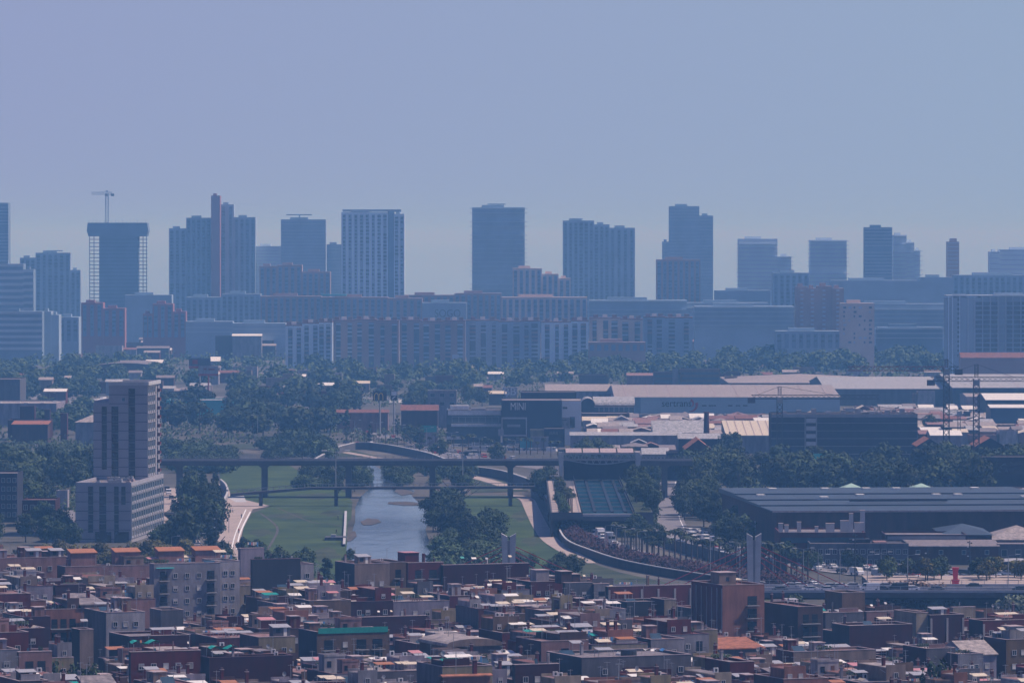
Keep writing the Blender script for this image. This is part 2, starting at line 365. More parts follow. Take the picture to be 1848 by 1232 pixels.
S(1486,1490,1560,1102,1372,'grey','brown',label='low grey house under the blank tan tower block',style='w',clut=3,depth=14,short='low grey house under the tan tower',name='town_house')
S(1560,1564,1636,1100,1380,'pink','brown',roof='roof_red_tile',label='pink house with a gabled red roof right of the blank tan tower block',style='.',clut=3,depth=12,short='pink gabled house',name='town_house')
S(1506,1533,1650,1125,1300,'dark_brick','slate',roof='roof_gravel',label='huge windowless dark brick wall with pale roof edge in the right foreground',style='.',clut=7,short='huge dark brick wall',show=70)
S(1651,1654,1676,1102,1330,'cream','cream',label='tall narrow cream pier wall beside dark brick panels',style='.',clut=0,depth=12,short='narrow cream pier',show=58)
S(1676,1679,1742,1106,1330,'dark_brick','dark_brick',roof='roof_pink_tile',label='dark brick panelled block with two white pillars right of the cream pier',style='.',clut=4,depth=16,stripes=2,short='panelled brick block',show=50)
S(1716,1720,1762,1092,1362,'cream','beige',roof='roof_pink_tile',label='cream block with stepped terrace above the panelled brick block',style='w',clut=2,depth=14,short='cream stepped block')
S(1753,1774,1900,1116,1322,'brick','dark_brick',roof='roof_gravel',label='low brick block with dark framed panels at the right edge',style='w',clut=7,stripes=3,short='framed brick block at the right edge',show=46)
S(1783,1816,1880,1150,1235,'ochre','dark_brick',roof='roof_gravel',label='ochre apartment block with white blinds at the right edge of the picture',style='w',gap=2.3,clut=4,extra='cube',short='ochre block at the right edge',show=85)
S(1636,1672,1726,1166,1215,'grey','dark_brick',roof='roof_pale',label='grey attic house with a cream awning and red umbrella terrace',style='b',clut=3,short='grey attic house',name='town_house',show=50)
S(1726,1729,1776,1176,1212,'pale_grey','brown',roof='roof_pale',label='glazed gallery house under a long cream sheet roof',style='g',gap=1.4,clut=2,depth=12,short='glazed gallery house',name='town_house')
S(1404,1432,1585,1172,1222,'beige','brick',roof='roof_pink_tile',label='long low beige house with columned porch in front of the huge dark brick wall',style='w',clut=6,short='long low beige house',name='town_house')
# middle of the town
S(1128,1131,1200,1082,1350,'slate','slate',roof='roof_gravel',label='blank slate coloured wall below the pillared brick wall',style='.',clut=3,depth=10,short='blank slate wall',show=44)
S(1197,1199,1221,1078,1342,'cream','dark_brick',label='small cream gable wall with one balcony next to the slate wall',style='w',clut=0,depth=8,short='cream gable wall',name='town_house',show=46)
S(640,644,770,1110,1300,'dark_brick','slate',roof='roof_terracotta',label='broad dark red brick wall in the centre left of the town',style='.',clut=7,depth=16,short='broad dark red wall',show=38)
S(536,572,702,1136,1215,'tan','slate',roof='roof_pink_tile',label='tan apartment block with stacked enclosed balconies and a blue shade-coloured flank',style='bwb',gap=3.3,clut=6,balm='wall_tan',extra='tealrail',short='tan balcony block',show=58)  # slate side puts the flank's blue shade into its wall colour
S(464,467,532,1143,1195,'yellow','brown',roof='roof_pink_tile',label='pale yellow house with three square windows and hanging sheets',style='w',gap=2.5,clut=1,depth=12,par=.2,wtop=1.2,short='pale yellow house',name='town_house',show=40)
S(805,808,905,1158,1170,'beige','brown',roof='roof_pale',label='hall with a low curved pale roof in the centre foreground',style='w',clut=0,depth=16,roofkind='arch',short='curved roof hall',name='workshop_hall',show=26)
S(1293,1296,1380,1164,1245,'grey','slate',roof='roof_orange_tile',label='low workshop with a bright orange sloping tile roof below the salmon block',style='.',clut=0,depth=10,roofkind='mono',short='orange roofed workshop',name='workshop')
S(360,378,526,1182,1085,'dark_brick','slate',roof='roof_red_tile',label='near black brick block with crimson roof terrace and green tarpaulin',style='.',clut=7,extra='tarp',cope='coping_dark',short='black brick block',show=52)
S(232,236,360,1172,1090,'brick','slate',roof='roof_red_tile',label='crimson terrace house beside the near black brick block',style='w',clut=7,depth=18,extra='tarp',short='crimson terrace house',name='town_house',show=44)
S(126,144,168,1132,1245,'beige','slate',roof='roof_terracotta',label='slim beige end wall catching sun at the left street corner',style='.',clut=1,short='slim beige end wall',show=90)  # dark slate paints the unlit side next to the beige front
S(232,234,342,1144,1205,'dark_brick','slate',roof='roof_gravel',label='long dark red wall with white sheets on top left of the pale yellow house',style='.',clut=7,depth=14,short='long dark red wall')
S(288,291,330,1097,1270,'grey','grey',roof='roof_gravel',label='square grey stair tower standing alone on the left roofs',style='.',clut=0,depth=8,short='square grey stair tower',show=34)
S(-40,-10,32,1168,1100,'pale_grey','brown',roof='roof_red_tile',label='pale house with a red terrace in the bottom left corner',style='w',clut=3,short='pale corner house',name='town_house')
S(30,34,92,1172,1098,'pink','brown',roof='roof_orange_tile',label='pink house with a bright orange terrace floor near the bottom left corner',style='b',clut=2,depth=20,short='pink house with orange terrace',name='town_house')
S(1048,1050,1250,1182,1110,'grey','slate',roof='roof_gravel',label='wide grey block with a black tank and blue tarpaulin on its terrace',style='.w',clut=8,depth=18,extra='bluetarp',short='wide grey block')
S(925,930,1010,1195,1085,'dark_brick','slate',roof='roof_pink_tile',label='brick house with pink terrace in the bottom centre',style='w',clut=5,depth=16,short='bottom centre brick house',name='town_house')
S(1315,1318,1362,1190,1100,'brick','brick',roof='roof_gravel',label='square dark red brick cube in the bottom right centre',style='.',clut=2,depth=12,short='red brick cube')
S(795,800,885,1212,1045,'salmon','brown',roof='roof_orange_tile',label='salmon house with two pitched skylights at the bottom edge',style='w',clut=0,depth=16,roofkind='gable',short='salmon skylight house',name='town_house')

# infill
FRONTLIM = [(0,1008),(400,1010),(445,1014),(560,1048),(600,1050),(640,1034),(1000,1052),(1100,1068),(1260,1078),(1383,1088),(1480,1092),(1560,1092),(1640,1112),(1760,1112),(1848,1120)]
def lim(px):
    px = max(0,min(1848,px))
    for (a,ya),(b,yb) in zip(FRONTLIM,FRONTLIM[1:]):
        if a <= px <= b: return ya+(yb-ya)*(px-a)/(b-a)
    return 1100
rnd = random.Random(11)
v = uv(110, 990)[1]-20; vmax = uv(-140,1440)[1]+10; row = 0
while v < vmax:
    dd = rnd.uniform(12,16)
    # range of u that crosses the view
    u = uv(-150, 1100)[0]-60
    while u < uv(150,1400)[0]+60:
        w = rnd.choice([5.5,7,8,9,10,12,14])+rnd.uniform(0,1)
        x, y = xy(u, v)
        d2 = dd - rnd.choice([0,0,1.5])
        if 985 < y < 1412:
            px, _ = proj(x, y, 15)
            if -70 < px < 1880:
                st = rnd.choices([2,3,4,5,6],[1,3,6,5,1.5])[0]; h = st*3.0+rnd.uniform(.3,2.2)
                # keep roofs under the photo's back edge of the town
                ok = False
                for _ in range(8):
                    tp = proj(x, y+6, h+1)[1]
                    if tp > lim(px+20) : ok = True; break
                    h -= 1.6
                # left street canyon
                s0 = 0+(y-1430)/(1050-1430)*300
                street = (abs(px-(20+(1330-y)*0.66)) < 24 and y < 1320)
                hit = any(u < b[2] and u+w > b[0] and v < b[3] and v+d2 > b[1] for b in BOXES)
                # trim height so that hand placed blocks behind stay visible
                for s in TOWN:
                    if s.get('hand') and s['y'] > y:
                        a, tb = proj(s['x'], s['y'], s['h']); e, _ = proj(s['x']+s['w']*CU[0], s['y'], s['h'])
                        pr = proj(x+w*CU[0], y, 10)[0]; pl = proj(x-d2*sin(TH), y, 10)[0]
                        if pr > a+2 and pl < e-2:
                            need = tb + s['show']
                            while h > 5 and proj(x, y, h+1.2)[1] < need: h -= .8
                if ok and not hit and not street and h > 4.6:
                    wl = rnd.choice(WALLW); sd = rnd.choice(['slate','dark_brick','brown','grey','brick',wl])
                    TOWN.append(dict(x=x,y=y,h=h,w=w-.05,d=d2,wall='wall_'+wl,side='wall_'+sd,roof=rnd.choice(['roof_terracotta']*4+['roof_pink_tile']*4+['roof_gravel']*5+['roof_dark_felt']*2+['roof_red_tile']*2+['roof_pale']*4+['roof_orange_tile']),
                        hand=False,style=rnd.choice(['w','wb','ww.','b','wwb','w','B','bw','.']),clut=None,cope=rnd.choice(['coping','coping','coping_dark',None]) or 'coping',gap=rnd.choice([2.4,2.7,3.1]),balm=rnd.choice(['wall_white','wall_tan','wall_brown','wall_pink']),
                        name='town_house',cat='house',roofkind=rnd.choice([None]*9+['gable','mono']) if w < 8 else None,top=.9,par=rnd.choice([.2,.3,.45,.9]),stripes=None,extra=None,wl=wl,group='tightly packed houses of the foreground town',lstyle=None,label=None))
        u += w+rnd.choice([0,0,0,0,.6])
    row += 1
    v += dd + (6 if row%3 == 0 else .8)

TOWN.sort(key=lambda s: s['y'])
WORD = {'white':'white','lilac':'lilac grey','grey':'mid grey','pale_grey':'pale grey','beige':'beige','pink':'dusty pink','salmon':'salmon','yellow':'yellow','cream':'cream','brick':'red brick','dark_brick':'dark brick','brown':'brown','tan':'tan'}
RW = {'roof_terracotta':'terracotta roof','roof_pink_tile':'pink tiled roof','roof_gravel':'gravel roof','roof_dark_felt':'black felt roof','roof_red_tile':'deep red roof','roof_pale':'pale roof','roof_orange_tile':'orange roof'}
HAND = [s for s in TOWN if s['hand']]
AUTO = []
for s in TOWN:
    xr_, yr_ = s['x']+s['w']*CU[0], s['y']+s['w']*CU[1]; xl_, yl_ = s['x']-s['d']*sin(TH), s['y']+s['d']*cos(TH)
    ht = s['h']+s['par']
    pm, tm = proj(s['x'],s['y'],ht); pr, tr = proj(xr_,yr_,ht); pl, tl = proj(xl_,yl_,ht)
    if s['roofkind'] or True: back = proj(xl_+s['w']*CU[0], yl_+s['w']*CU[1], ht+1.5)[1]
    vis = sum(1 for px in range(int(pl), int(pr)+1, 4) if 0 <= px <= 1848 and min(back, tm) < bufat(px)-1 and min(back,tm) < 1234)
    if vis < (2 if s['hand'] else 4): continue
    rn = random.Random(int(s['x']*7+s['y']*13))
    T = thing(s['name'], s['label'] or 'x', s['cat'], (s['x'],s['y'],0), TH, s.get('group'))
    if not s['hand']: AUTO.append((s, T, (pl+pr)/2, tm))
    w, d, h = s['w'], s['d'], s['h']; corner = (s['x'], s['y'])
    rk = s['roofkind']
    if rk is None:
        fill_h('wall', T, w, d, h, s['wall'], s['side'], s['roof'], s['cope'], s['par'])
    else:
        b = MB(); b.box(0,w,0,d,-1,h,s['wall']); b.obj('wall', T)
        if s['side']:
            b = MB(); b.box(-.06,0,.002,d-.002,-1,h-.01,s['side']); b.obj('party_wall', T)
        b = MB(); e = .35
        if rk == 'gable': b.prof_x([(-e,h+.004),(d+e,h+.004),(d+e,h+.2),(d/2,h+.2+d*.2),(-e,h+.2)], -e, w+e, s['roof'], s['wall'])
        elif rk == 'mono': b.prof_x([(-e,h+.004),(d+e,h+.004),(d+e,h+1.9),(-e,h+.25)], -e, w+e, s['roof'], s['wall'])
        else: b.prof_y([(-e,h+.004),(w+e,h+.004)]+[(w/2+(w/2+e)*cos(a*pi/12), h+.25+w*.11*sin(a*pi/12)) for a in range(0,13)], -e, d+e, s['roof'], s['wall'])
        b.obj('roof', T)
        if rn.random() < .8: ob('chimney', clutter('chimney','wall_brick'), T, (w*.7,d*.6,h+.3), 0, (1,1,1.3))
        if rn.random() < .7: ob('antenna', clutter('antenna'), T, (w*.3,d*.55,h+.4))
    if s['stripes']:
        n = abs(s['stripes'])
        for i in range(n+1):
            b = MB()
            if s['stripes'] > 0:
                t = w*i/n; t = min(max(t,.25),w-.25); b.box(t-.25,t+.25,-.12,-.003,-1,h-.25,'wall_white')
            else:
                t = d*i/n; t = min(max(t,.25),d-.25); b.box(-.16,-.063,t-.2,t+.2,-1,h-.25,'wall_white')
            b.obj('pillar', T)
    st = s['style']
    if s['wall'] in ('wall_slate',): st = '.'
    if st != '.':
        windows_on(T,'F',w,d,h,corner,TH,st,rn,gap=s['gap'],balm=s['balm'],top=s['top'])
    elif not s['hand'] and rn.random() < .4: windows_on(T,'F',w,d,h,corner,TH,'..w',rn)
    ex = s['extra']; got = []
    nc = s['clut'] if s['clut'] is not None else int(w*d/8)+3
    if rk is None and not s['hand'] and w > 7 and rn.random() < .75:
        m2 = 'wall_'+rn.choice(WALLW); hh2 = rn.choice([1.4,2.2,2.8,3.0]); a = rn.choice([0,1]); fr = rn.uniform(.35,.6)
        xa_, xb_ = (.32,w*fr) if a else (w*(1-fr),w-.32); ya_, yb_ = rn.choice([(.32,d*.5),(d*.45,d-.32),(.32,d-.32)])
        b = MB(); b.box(xa_,xb_,ya_,yb_,h+.052,h+hh2,m2); b.box(xa_,xb_,ya_,ya_+.25,h+hh2,h+hh2+.5,m2); b.box(xa_,xb_,yb_-.25,yb_,h+hh2,h+hh2+.5,m2); b.box(xa_+.25,xb_-.25,ya_+.25,yb_-.25,h+hh2,h+hh2+.05,rn.choice(['roof_terracotta','roof_gravel','roof_pale','roof_pink_tile']))
        nw = max(1,int((xb_-xa_)/2.2))
        b.obj('upper_storey', T)
        if hh2 > 2 and a+1:
            for i in range(nw): ob('window', winmesh(rn.choice(['dark','shut','half']),.9,1.1), T, (xa_+(xb_-xa_)*(i+.5)/nw, ya_-.004, h+1.3))
        for i in range(rn.choice([1,2,3])):
            kk = rn.choice(['antenna','chimney','air_conditioner','satellite_dish','antenna','chimney']); ob(kk, clutter(kk, {'chimney':'wall_brick','water_tank':'metal_white','satellite_dish':'metal_grey'}.get(kk)), T, (rn.uniform(xa_+.7,xb_-.7), rn.uniform(ya_+.7,yb_-.7), h+hh2+.051), 0, (.8,.8,rn.uniform(.7,1.1)))
    if rk is None:
        keep = ex in ('huts4','hutbig','cube','cube2','hutred')
        put_clutter(T, w, d, h, nc, rn, s['wall'], corner)
    def extra_box(x0,x1,y0,y1,z0,z1,m,name='roof_hut',cap='coping',capz=.12,win=False):
        b = MB(); b.box(x0,x1,y0,y1,z0,z1,m); b.box(x0-.15,x1+.15,y0-.15,y1+.15,z1,z1+capz,cap)
        if win: b.box((x0+x1)/2-.4,(x0+x1)/2+.4,y0-.05,y0,z0+1.2,z1-1.0,'glass_dark')
        b.obj(name, T)
    if ex == 'huts4':
        for (a,e) in ((135,180),(213,257),(290,335),(355,400)):
            k = s['y']/FPX/cos(TH)*1.0; x0 = (a-118)*k; x1 = (e-118)*k
            b = MB(); b.box(x0,x1,d*.5,d-.4,h+.06,h+3.6,'wall_pink'); b.prof_x([(d*.5-.3,h+3.6),(d*.5-.3,h+3.75),(d-.2,h+4.6),(d-.2,h+3.6)],x0-.2,x1+.2,'sheet_rust','wall_pink'); b.obj('stair_hut', T)
    if ex == 'hutbig': extra_box(.5,4.8,3,8,h+.06,h+3.2,'wall_beige',win=True); 
    if ex == 'hutred': extra_box(w*.15,w*.55,6,11,h+.06,h+2.6,'wall_brick',cap='sheet_pink')
    if ex == 'cube': extra_box(w*.35,w*.35+3.4,4,8,h+.06,h+3.0,'wall_white')
    if ex == 'cube2': extra_box(.6,3.4,4,8,h+.06,h+3.0,'wall_brown'); extra_box(4,6,5,8,h+.06,h+2.2,'wall_brown')
    if ex == 'teal':
        for i in range(2): ob('awning', clutter('awning','sheet_teal'), T, (1.6+2.2*i,.2,h-1.9), 0, (.46,.5,.7))
    if ex in ('tarp',):
        b = MB(); n = 7
        for i in range(n):
            for j in range(4):
                f = lambda a,c: (1.0+a*.75, 1.2+c*.9, h+2.1+.35*sin(a*1.3)+.2*cos(c*2))
                b.quad(f(i,j),f(i+1,j),f(i+1,j+1),f(i,j+1),'sheet_green')
        for x in (1,6.2):
            for y in (1.3,4.7): b.box(x,x+.08,y,y+.08,h+.06,h+2.0,'metal_grey')
        b.obj('tarpaulin', T)
    if ex == 'bluetarp':
        b = MB(); b.cyl(w*.5,4,h+.06,h+1.5,1.6,1.6,'metal_dark',14); b.obj('water_tank', T)
        b = MB()
        for i in range(8):
            f = lambda a,c: (w*.6+a*.6, 1.0+c*1.5, h+1.5+.3*sin(a*1.9+c))
            b.quad(f(i,0),f(i+1,0),f(i+1,1),f(i,1),'sheet_blue' if i > 4 else 'sheet_white')
        b.obj('tarpaulin', T)
    if ex == 'tealrail':
        b = MB(); b.box(.3,w-.4,-.1,-.04,h+.1,h+1.3,'sheet_green'); b.obj('terrace_screen', T)
    # update horizon buffer
    for px in range(int(pl), int(pr)+1, 2):
        i = px//4
        if 0 <= i < 470:
            yy = tm+(tl-tm)*(pm-px)/max(1,pm-pl) if px < pm else tm+(tr-tm)*(px-pm)/max(1,pr-pm)
            if rk: yy = proj(s['x'],s['y'],h)[1]
            BUF[i] = min(BUF[i], yy)
# labels for the infill houses: look, then the landmark beside them
seen = {}
for s, T, px, py in AUTO:
    best = min(HAND, key=lambda q: (proj(q['x'],q['y'],q['h'])[0]+q['w']*3.5-px)**2+((proj(q['x'],q['y'],q['h'])[1]-py)*1.6)**2)
    qx, qy = proj(best['x'],best['y'],best['h']); qx += best['w']*3.5
    rel = 'below' if (py-qy) > abs(px-qx)*.35 else ('above' if (qy-py) > abs(px-qx)*.35 else ('left of' if px < qx else 'right of'))
    look = f"{WORD[s['wl']]} house with {RW[s['roof']]}"
    s['lab'] = f"{look} {rel} the {best['short']}"; seen.setdefault(s['lab'], []).append((px, py, T))
ORD = ['leftmost','second from the left','third from the left','fourth from the left','fifth from the left','sixth from the left','seventh from the left','eighth from the left']
for lab, L in seen.items():
    L.sort(key=lambda t: t[0])
    for i, (px,py,T) in enumerate(L):
        T['label'] = lab if len(L) == 1 else (('rightmost ' if i == len(L)-1 else ORD[i]+' ')+lab)
        if len(T['label'].split()) > 16: T['label'] = T['label'].replace(' from the left','')
        if len(T['label'].split()) > 16: T['label'] = T['label'].replace(' of the ',' of ').replace(' house with ',' house, ')
print('TOWN', len(TOWN), 'auto', len(AUTO))
# ---------------------------------------------------------------- ground, river, roads
def poly(name, pts, z, m, world=False):
    b = MB(); v = [(p if world else G(p[0],p[1],0)) for p in pts]; vs = [(a[0],a[1],z) for a in v]
    # fan-free triangulation through blender's own n-gon
    area = sum(vs[i][0]*vs[(i+1)%len(vs)][1]-vs[(i+1)%len(vs)][0]*vs[i][1] for i in range(len(vs)))
    if area < 0: vs.reverse()
    b.add(vs, [tuple(range(len(vs)))], m); return struct(name, b)
def ribbon_pts(pts, w, world=False):
    c = [Vector((p[0],p[1],0)) if world else G(p[0],p[1],0) for p in pts]
    out = []
    for i, p in enumerate(c):
        a = c[max(0,i-1)]; e = c[min(len(c)-1,i+1)]; t = (e-a); t.z = 0; t.normalize(); n = Vector((-t.y,t.x,0))
        out.append((p, n, t))
    return out
def smooth(pts, k=4):
    o = []
    for i in range(len(pts)-1):
        p0 = pts[max(0,i-1)]; p1 = pts[i]; p2 = pts[i+1]; p3 = pts[min(len(pts)-1,i+2)]
        for j in range(k):
            t = j/k
            o.append(tuple(.5*((2*p1[a])+(-p0[a]+p2[a])*t+(2*p0[a]-5*p1[a]+4*p2[a]-p3[a])*t*t+(-p0[a]+3*p1[a]-3*p2[a]+p3[a])*t**3) for a in (0,1)))
    o.append(pts[-1]); return o
def ribbon(name, pts, w, z, m, off=0, world=False, build=True):
    r = ribbon_pts(smooth(pts), w, world); b = MB()
    for (p,n,_),(q,o,_) in zip(r, r[1:]):
        a1 = p+n*(off-w/2); a2 = p+n*(off+w/2); c1 = q+o*(off-w/2); c2 = q+o*(off+w/2)
        b.quad((a1.x,a1.y,z),(c1.x,c1.y,z),(c2.x,c2.y,z),(a2.x,a2.y,z),m)
    return struct(name, b)
def wall_line(name, pts, w, z0, z1, m, cap=None, label=None, cat='wall', world=False):
    r = ribbon_pts(smooth(pts), w, world); b = MB(); c = MB()
    for (p,n,_),(q,o,_) in zip(r, r[1:]):
        for (mb,ww,a,e,mm) in ((b,w/2,z0,z1,m),)+(((c,w/2+.12,z1,z1+.25,cap),) if cap else ()):
            v = [p-n*ww,p+n*ww,q+o*ww,q-o*ww]
            vs = [(k.x,k.y,a) for k in v]+[(k.x,k.y,e) for k in v]
            mb.add(vs, [(0,3,2,1),(4,5,6,7),(0,1,5,4),(1,2,6,5),(2,3,7,6),(3,0,4,7)], mm)
    T = thing(name, label, cat); b.obj('wall', T)
    if cap: c.obj('coping', T)
    return T

mat('ground_m', (.04,.045,.032), .95, .45, .012, col2=(.085,.078,.068))
b = MB(); b.quad((-6000,-400,-.3),(6000,-400,-.3),(6000,7200,-.3),(-6000,7200,-.3),'ground_m'); struct('ground', b)
m = mat('sea_m', (.08,.12,.16), .04, .1, .002, spec=.9)
b = MB(); b.quad((-24000,7200,-.6),(24000,7200,-.6),(24000,125000,-.6),(-24000,125000,-.6),'sea_m'); struct('sea', b)
# river
m = mat('river_m', (.035,.05,.085), .12, .2, .05, spec=.5); nt = m.node_tree; nd = nt.nodes
bp = nd.new('ShaderNodeBump'); bp.inputs['Strength'].default_value = .8; bp.inputs['Distance'].default_value = .45
n1 = nd.new('ShaderNodeTexNoise'); n1.inputs['Scale'].default_value = 1; n1.inputs['Detail'].default_value = 6
mp = nd.new('ShaderNodeMapping'); mp.inputs['Scale'].default_value = (.12,.035,1); tc = nd.new('ShaderNodeTexCoord')
nt.links.new(tc.outputs['Object'], mp.inputs[0]); nt.links.new(mp.outputs[0], n1.inputs[0]); nt.links.new(n1.outputs['Fac'], bp.inputs['Height']); nt.links.new(bp.outputs[0], nd['Principled BSDF'].inputs['Normal'])
poly('river', [(600,1120),(622,1003),(626,978),(634,962),(641,940),(641,915),(650,895),(668,880),(672,866),(650,853),(655,846),(700,851),(712,860),(716,872),(748,884),(742,893),(755,905),(775,930),(768,955),(775,975),(800,1000),(815,1120)], -.2, 'river_m')
poly('river', [(655,846),(640,840),(642,834),(668,836),(700,851)], -.2, 'river_m')
grassy = [(395,838),(520,838),(560,860),(600,872),(625,888),(636,905),(634,935),(628,940),(626,975),(620,1120),(428,1120),(436,985),(440,950),(455,925),(490,912),(465,908),(420,893),(398,870)]
poly('grass', grassy, -.12, 'grass')
poly('grass', [(835,893),(930,894),(938,905),(965,945),(990,985),(1010,992),(1000,1050),(830,1060),(800,1010),(790,985),(840,940)], -.12, 'grass')
poly('grass', [(850,862),(905,866),(955,885),(850,888)], -.12, 'rough_grass')
poly('grass', [(410,800),(470,800),(460,808),(410,812)], -.12, 'rough_grass')
poly('grass', [(600,812),(640,812),(680,822),(600,824)], -.12, 'rough_grass')
# gravel bars
for pts in ([(650,940),(664,934),(683,936),(688,941),(670,946),(655,946)], [(626,975),(634,958),(641,957),(644,966),(632,976)], [(716,880),(740,884),(750,889),(725,893),(712,886)], [(700,905),(735,904),(757,906),(757,911),(730,911),(700,908)]):
    poly('gravel_bar', pts, -.1, 'soil')
poly('river_bank', [(1012,995),(1062,1013),(1120,1032),(1200,1049),(1290,1064),(1400,1078),(1400,1120),(990,1120),(1000,1050)], -.118, 'rough_grass')
ribbon('worn_path', [(470,925),(500,950),(492,975),(470,1010)], .8, -.11, 'soil'); ribbon('worn_path', [(500,915),(560,940),(600,945),(622,950)], .6, -.11, 'soil'); ribbon('worn_path', [(440,990),(520,985),(600,990)], .7, -.11, 'rough_grass')
for cx, cy, rx, ry in ((520,930,40,5),(585,1000,30,12),(470,960,24,6),(940,930,18,9),(960,975,20,8),(570,895,40,5),(600,925,22,5)):
    poly('dry_grass', [(cx+rx*cos(a*pi/7)*(1+.25*sin(a*2.3)),cy+ry*sin(a*pi/7)*(1+.3*cos(a*1.7))) for a in range(14)], -.115, 'rough_grass')
# paths and plaza on the left bank
poly('plaza', [(395,872),(412,880),(418,895),(472,908),(488,912),(456,918),(440,950),(430,985),(428,1060),(385,1060),(393,975),(384,925),(398,890)], -.1, 'path_tan')
ribbon('painted_line', [(452,922),(440,945),(432,965),(427,990)], .5, -.09, 'line_white'); ribbon('painted_line', [(444,918),(432,945),(424,965),(418,990)], .4, -.09, 'line_white')
poly('path', [(404,893),(440,893),(445,905),(425,905)], -.085, 'concrete_pale')
ribbon('path', [(300,990),(300,930),(322,938),(340,970),(352,985)], 6, -.1, 'path_tan'); poly('car_park', [(296,880),(330,880),(335,905),(310,915),(296,925)], -.09, 'path_tan')
poly('car_park', [(60,945),(60,925),(135,918),(136,965),(80,965)], -.09, 'road_pale')
# path and roads on the right bank
ribbon('path', [(925,892),(950,900),(960,918),(975,948),(995,975),(1035,1000),(1060,1015)], 5.5, -.08, 'path_tan')
ribbon('path', [(845,858),(880,866),(930,882)], 6, -.08, 'path_tan'); ribbon('path', [(620,815),(650,820),(682,826)], 5, -.08, 'path_tan')
HW = [(1040,940),(1075,965),(1120,985),(1180,1005),(1250,1022),(1340,1036),(1450,1052),(1620,1070),(1848,1086)]
ribbon('motorway', HW, 13, -.1, 'road_pale', off=-3)
ribbon('street', [(1196,868),(1194,900),(1206,950),(1235,975),(1290,992),(1400,1012),(1560,1034),(1700,1046),(1900,1054)], 13, -.08, 'road_pale')
for o_ in (-5.2,5.2): ribbon('painted_line', [(1196,868),(1194,900),(1206,950),(1235,975),(1290,992),(1400,1012),(1560,1034)], .25, -.07, 'line_white', off=o_)
poly('car_park', [(1230,950),(1330,955),(1345,1000),(1240,985)], -.09, 'road_pale')
poly('car_park', [(1180,960),(1190,940),(1200,990),(1230,1000),(1180,985)], -.092, 'path_tan')
ribbon('street', [(1450,1018),(1600,1030),(1760,1040),(1900,1046)], 9, -.06, 'asphalt')
poly('roundabout', [(1630,1052),(1700,1040),(1800,1044),(1900,1050),(1900,1066),(1720,1062),(1650,1060)], -.05, 'path_tan')
# big roads in the middle distance
ribbon('avenue', [(180,735),(130,728),(90,715)], 30, -.1, 'road_pale'); ribbon('avenue', [(560,800),(640,803),(740,815),(870,830),(1000,845)], 16, -.1, 'road_pale')
ribbon('avenue', [(620,775),(720,792),(800,812),(900,832)], 12, -.11, 'road_pale'); ribbon('avenue', [(300,718),(500,716),(800,720)], 26, -.12, 'road_pale')
ribbon('street', [(560,735),(700,760),(840,785),(1010,812)], 22, -.1, 'asphalt')
ribbon('avenue', [(450,672),(700,678),(1000,684)], 30, -.12, 'road_pale')
poly('car_park', [(820,800),(1010,798),(1015,818),(880,815)], -.085, 'asphalt')
poly('car_park', [(680,790),(780,790),(790,800),(700,800)], -.095, 'soil')
# curved retaining wall with its light coping, river walls
wall_line('retaining_wall', [(970,880),(985,905),(1000,935),(1005,955),(1022,985),(1062,1003),(1120,1022),(1200,1038),(1290,1052),(1380,1064)], .35, -1, 2.1, 'wall_brown', 'concrete_pale', 'long curving retaining wall with pale coping between river meadow and red hedge')
wall_line('river_wall', [(624,925),(623,950),(621,985)], .6, -1, .5, 'soil', 'concrete_pale', 'low straight pale edge wall along the left bank of the river')
wall_line('river_wall', [(555,848),(640,810),(760,826),(830,850),(905,862),(960,880)], .8, -1, 3.0, 'concrete_dark', 'concrete_pale', 'grey flood wall running beside the avenue behind the two bridges')
wall_line('noise_barrier', [(1160,955),(1200,985),(1260,1003),(1330,1020),(1420,1034)], .4, -1, 3.2, 'concrete_dark', None, 'dark ribbed barrier wall behind the row of palms')
wall_line('flood_wall', [(398,875),(408,885),(410,900),(398,925),(394,950)], .5, -1, 2.2, 'concrete', 'concrete_pale', 'short bent concrete wall on the left bank plaza')
b = MB(); P0 = G(586,974); 
T = thing('landing_platform', 'low dark platform with a white box at the grass edge of the river', 'platform', (P0.x,P0.y,0)); b.box(0,7,0,9,-.5,.9,'concrete_dark'); b.obj('base', T); b = MB(); b.box(2,3.6,2,4,.9,1.7,'concrete_pale'); b.obj('white_box', T)

# ---------------------------------------------------------------- bridges
def rail(b, x0, x1, y, z, m='metal_grey', step=3.0, h=1.0):
    b.box(x0,x1,y-.05,y+.05,z+h-.08,z+h,m); b.box(x0,x1,y-.04,y+.04,z+h*.5-.04,z+h*.5,m)
    n = int((x1-x0)/step)
    for i in range(n+1): x = x0+(x1-x0)*i/n; b.box(x-.06,x+.06,y-.06,y+.06,z,z+h-.08,m)
def xw(px, D): return (px-924)/FPX*D*1.0
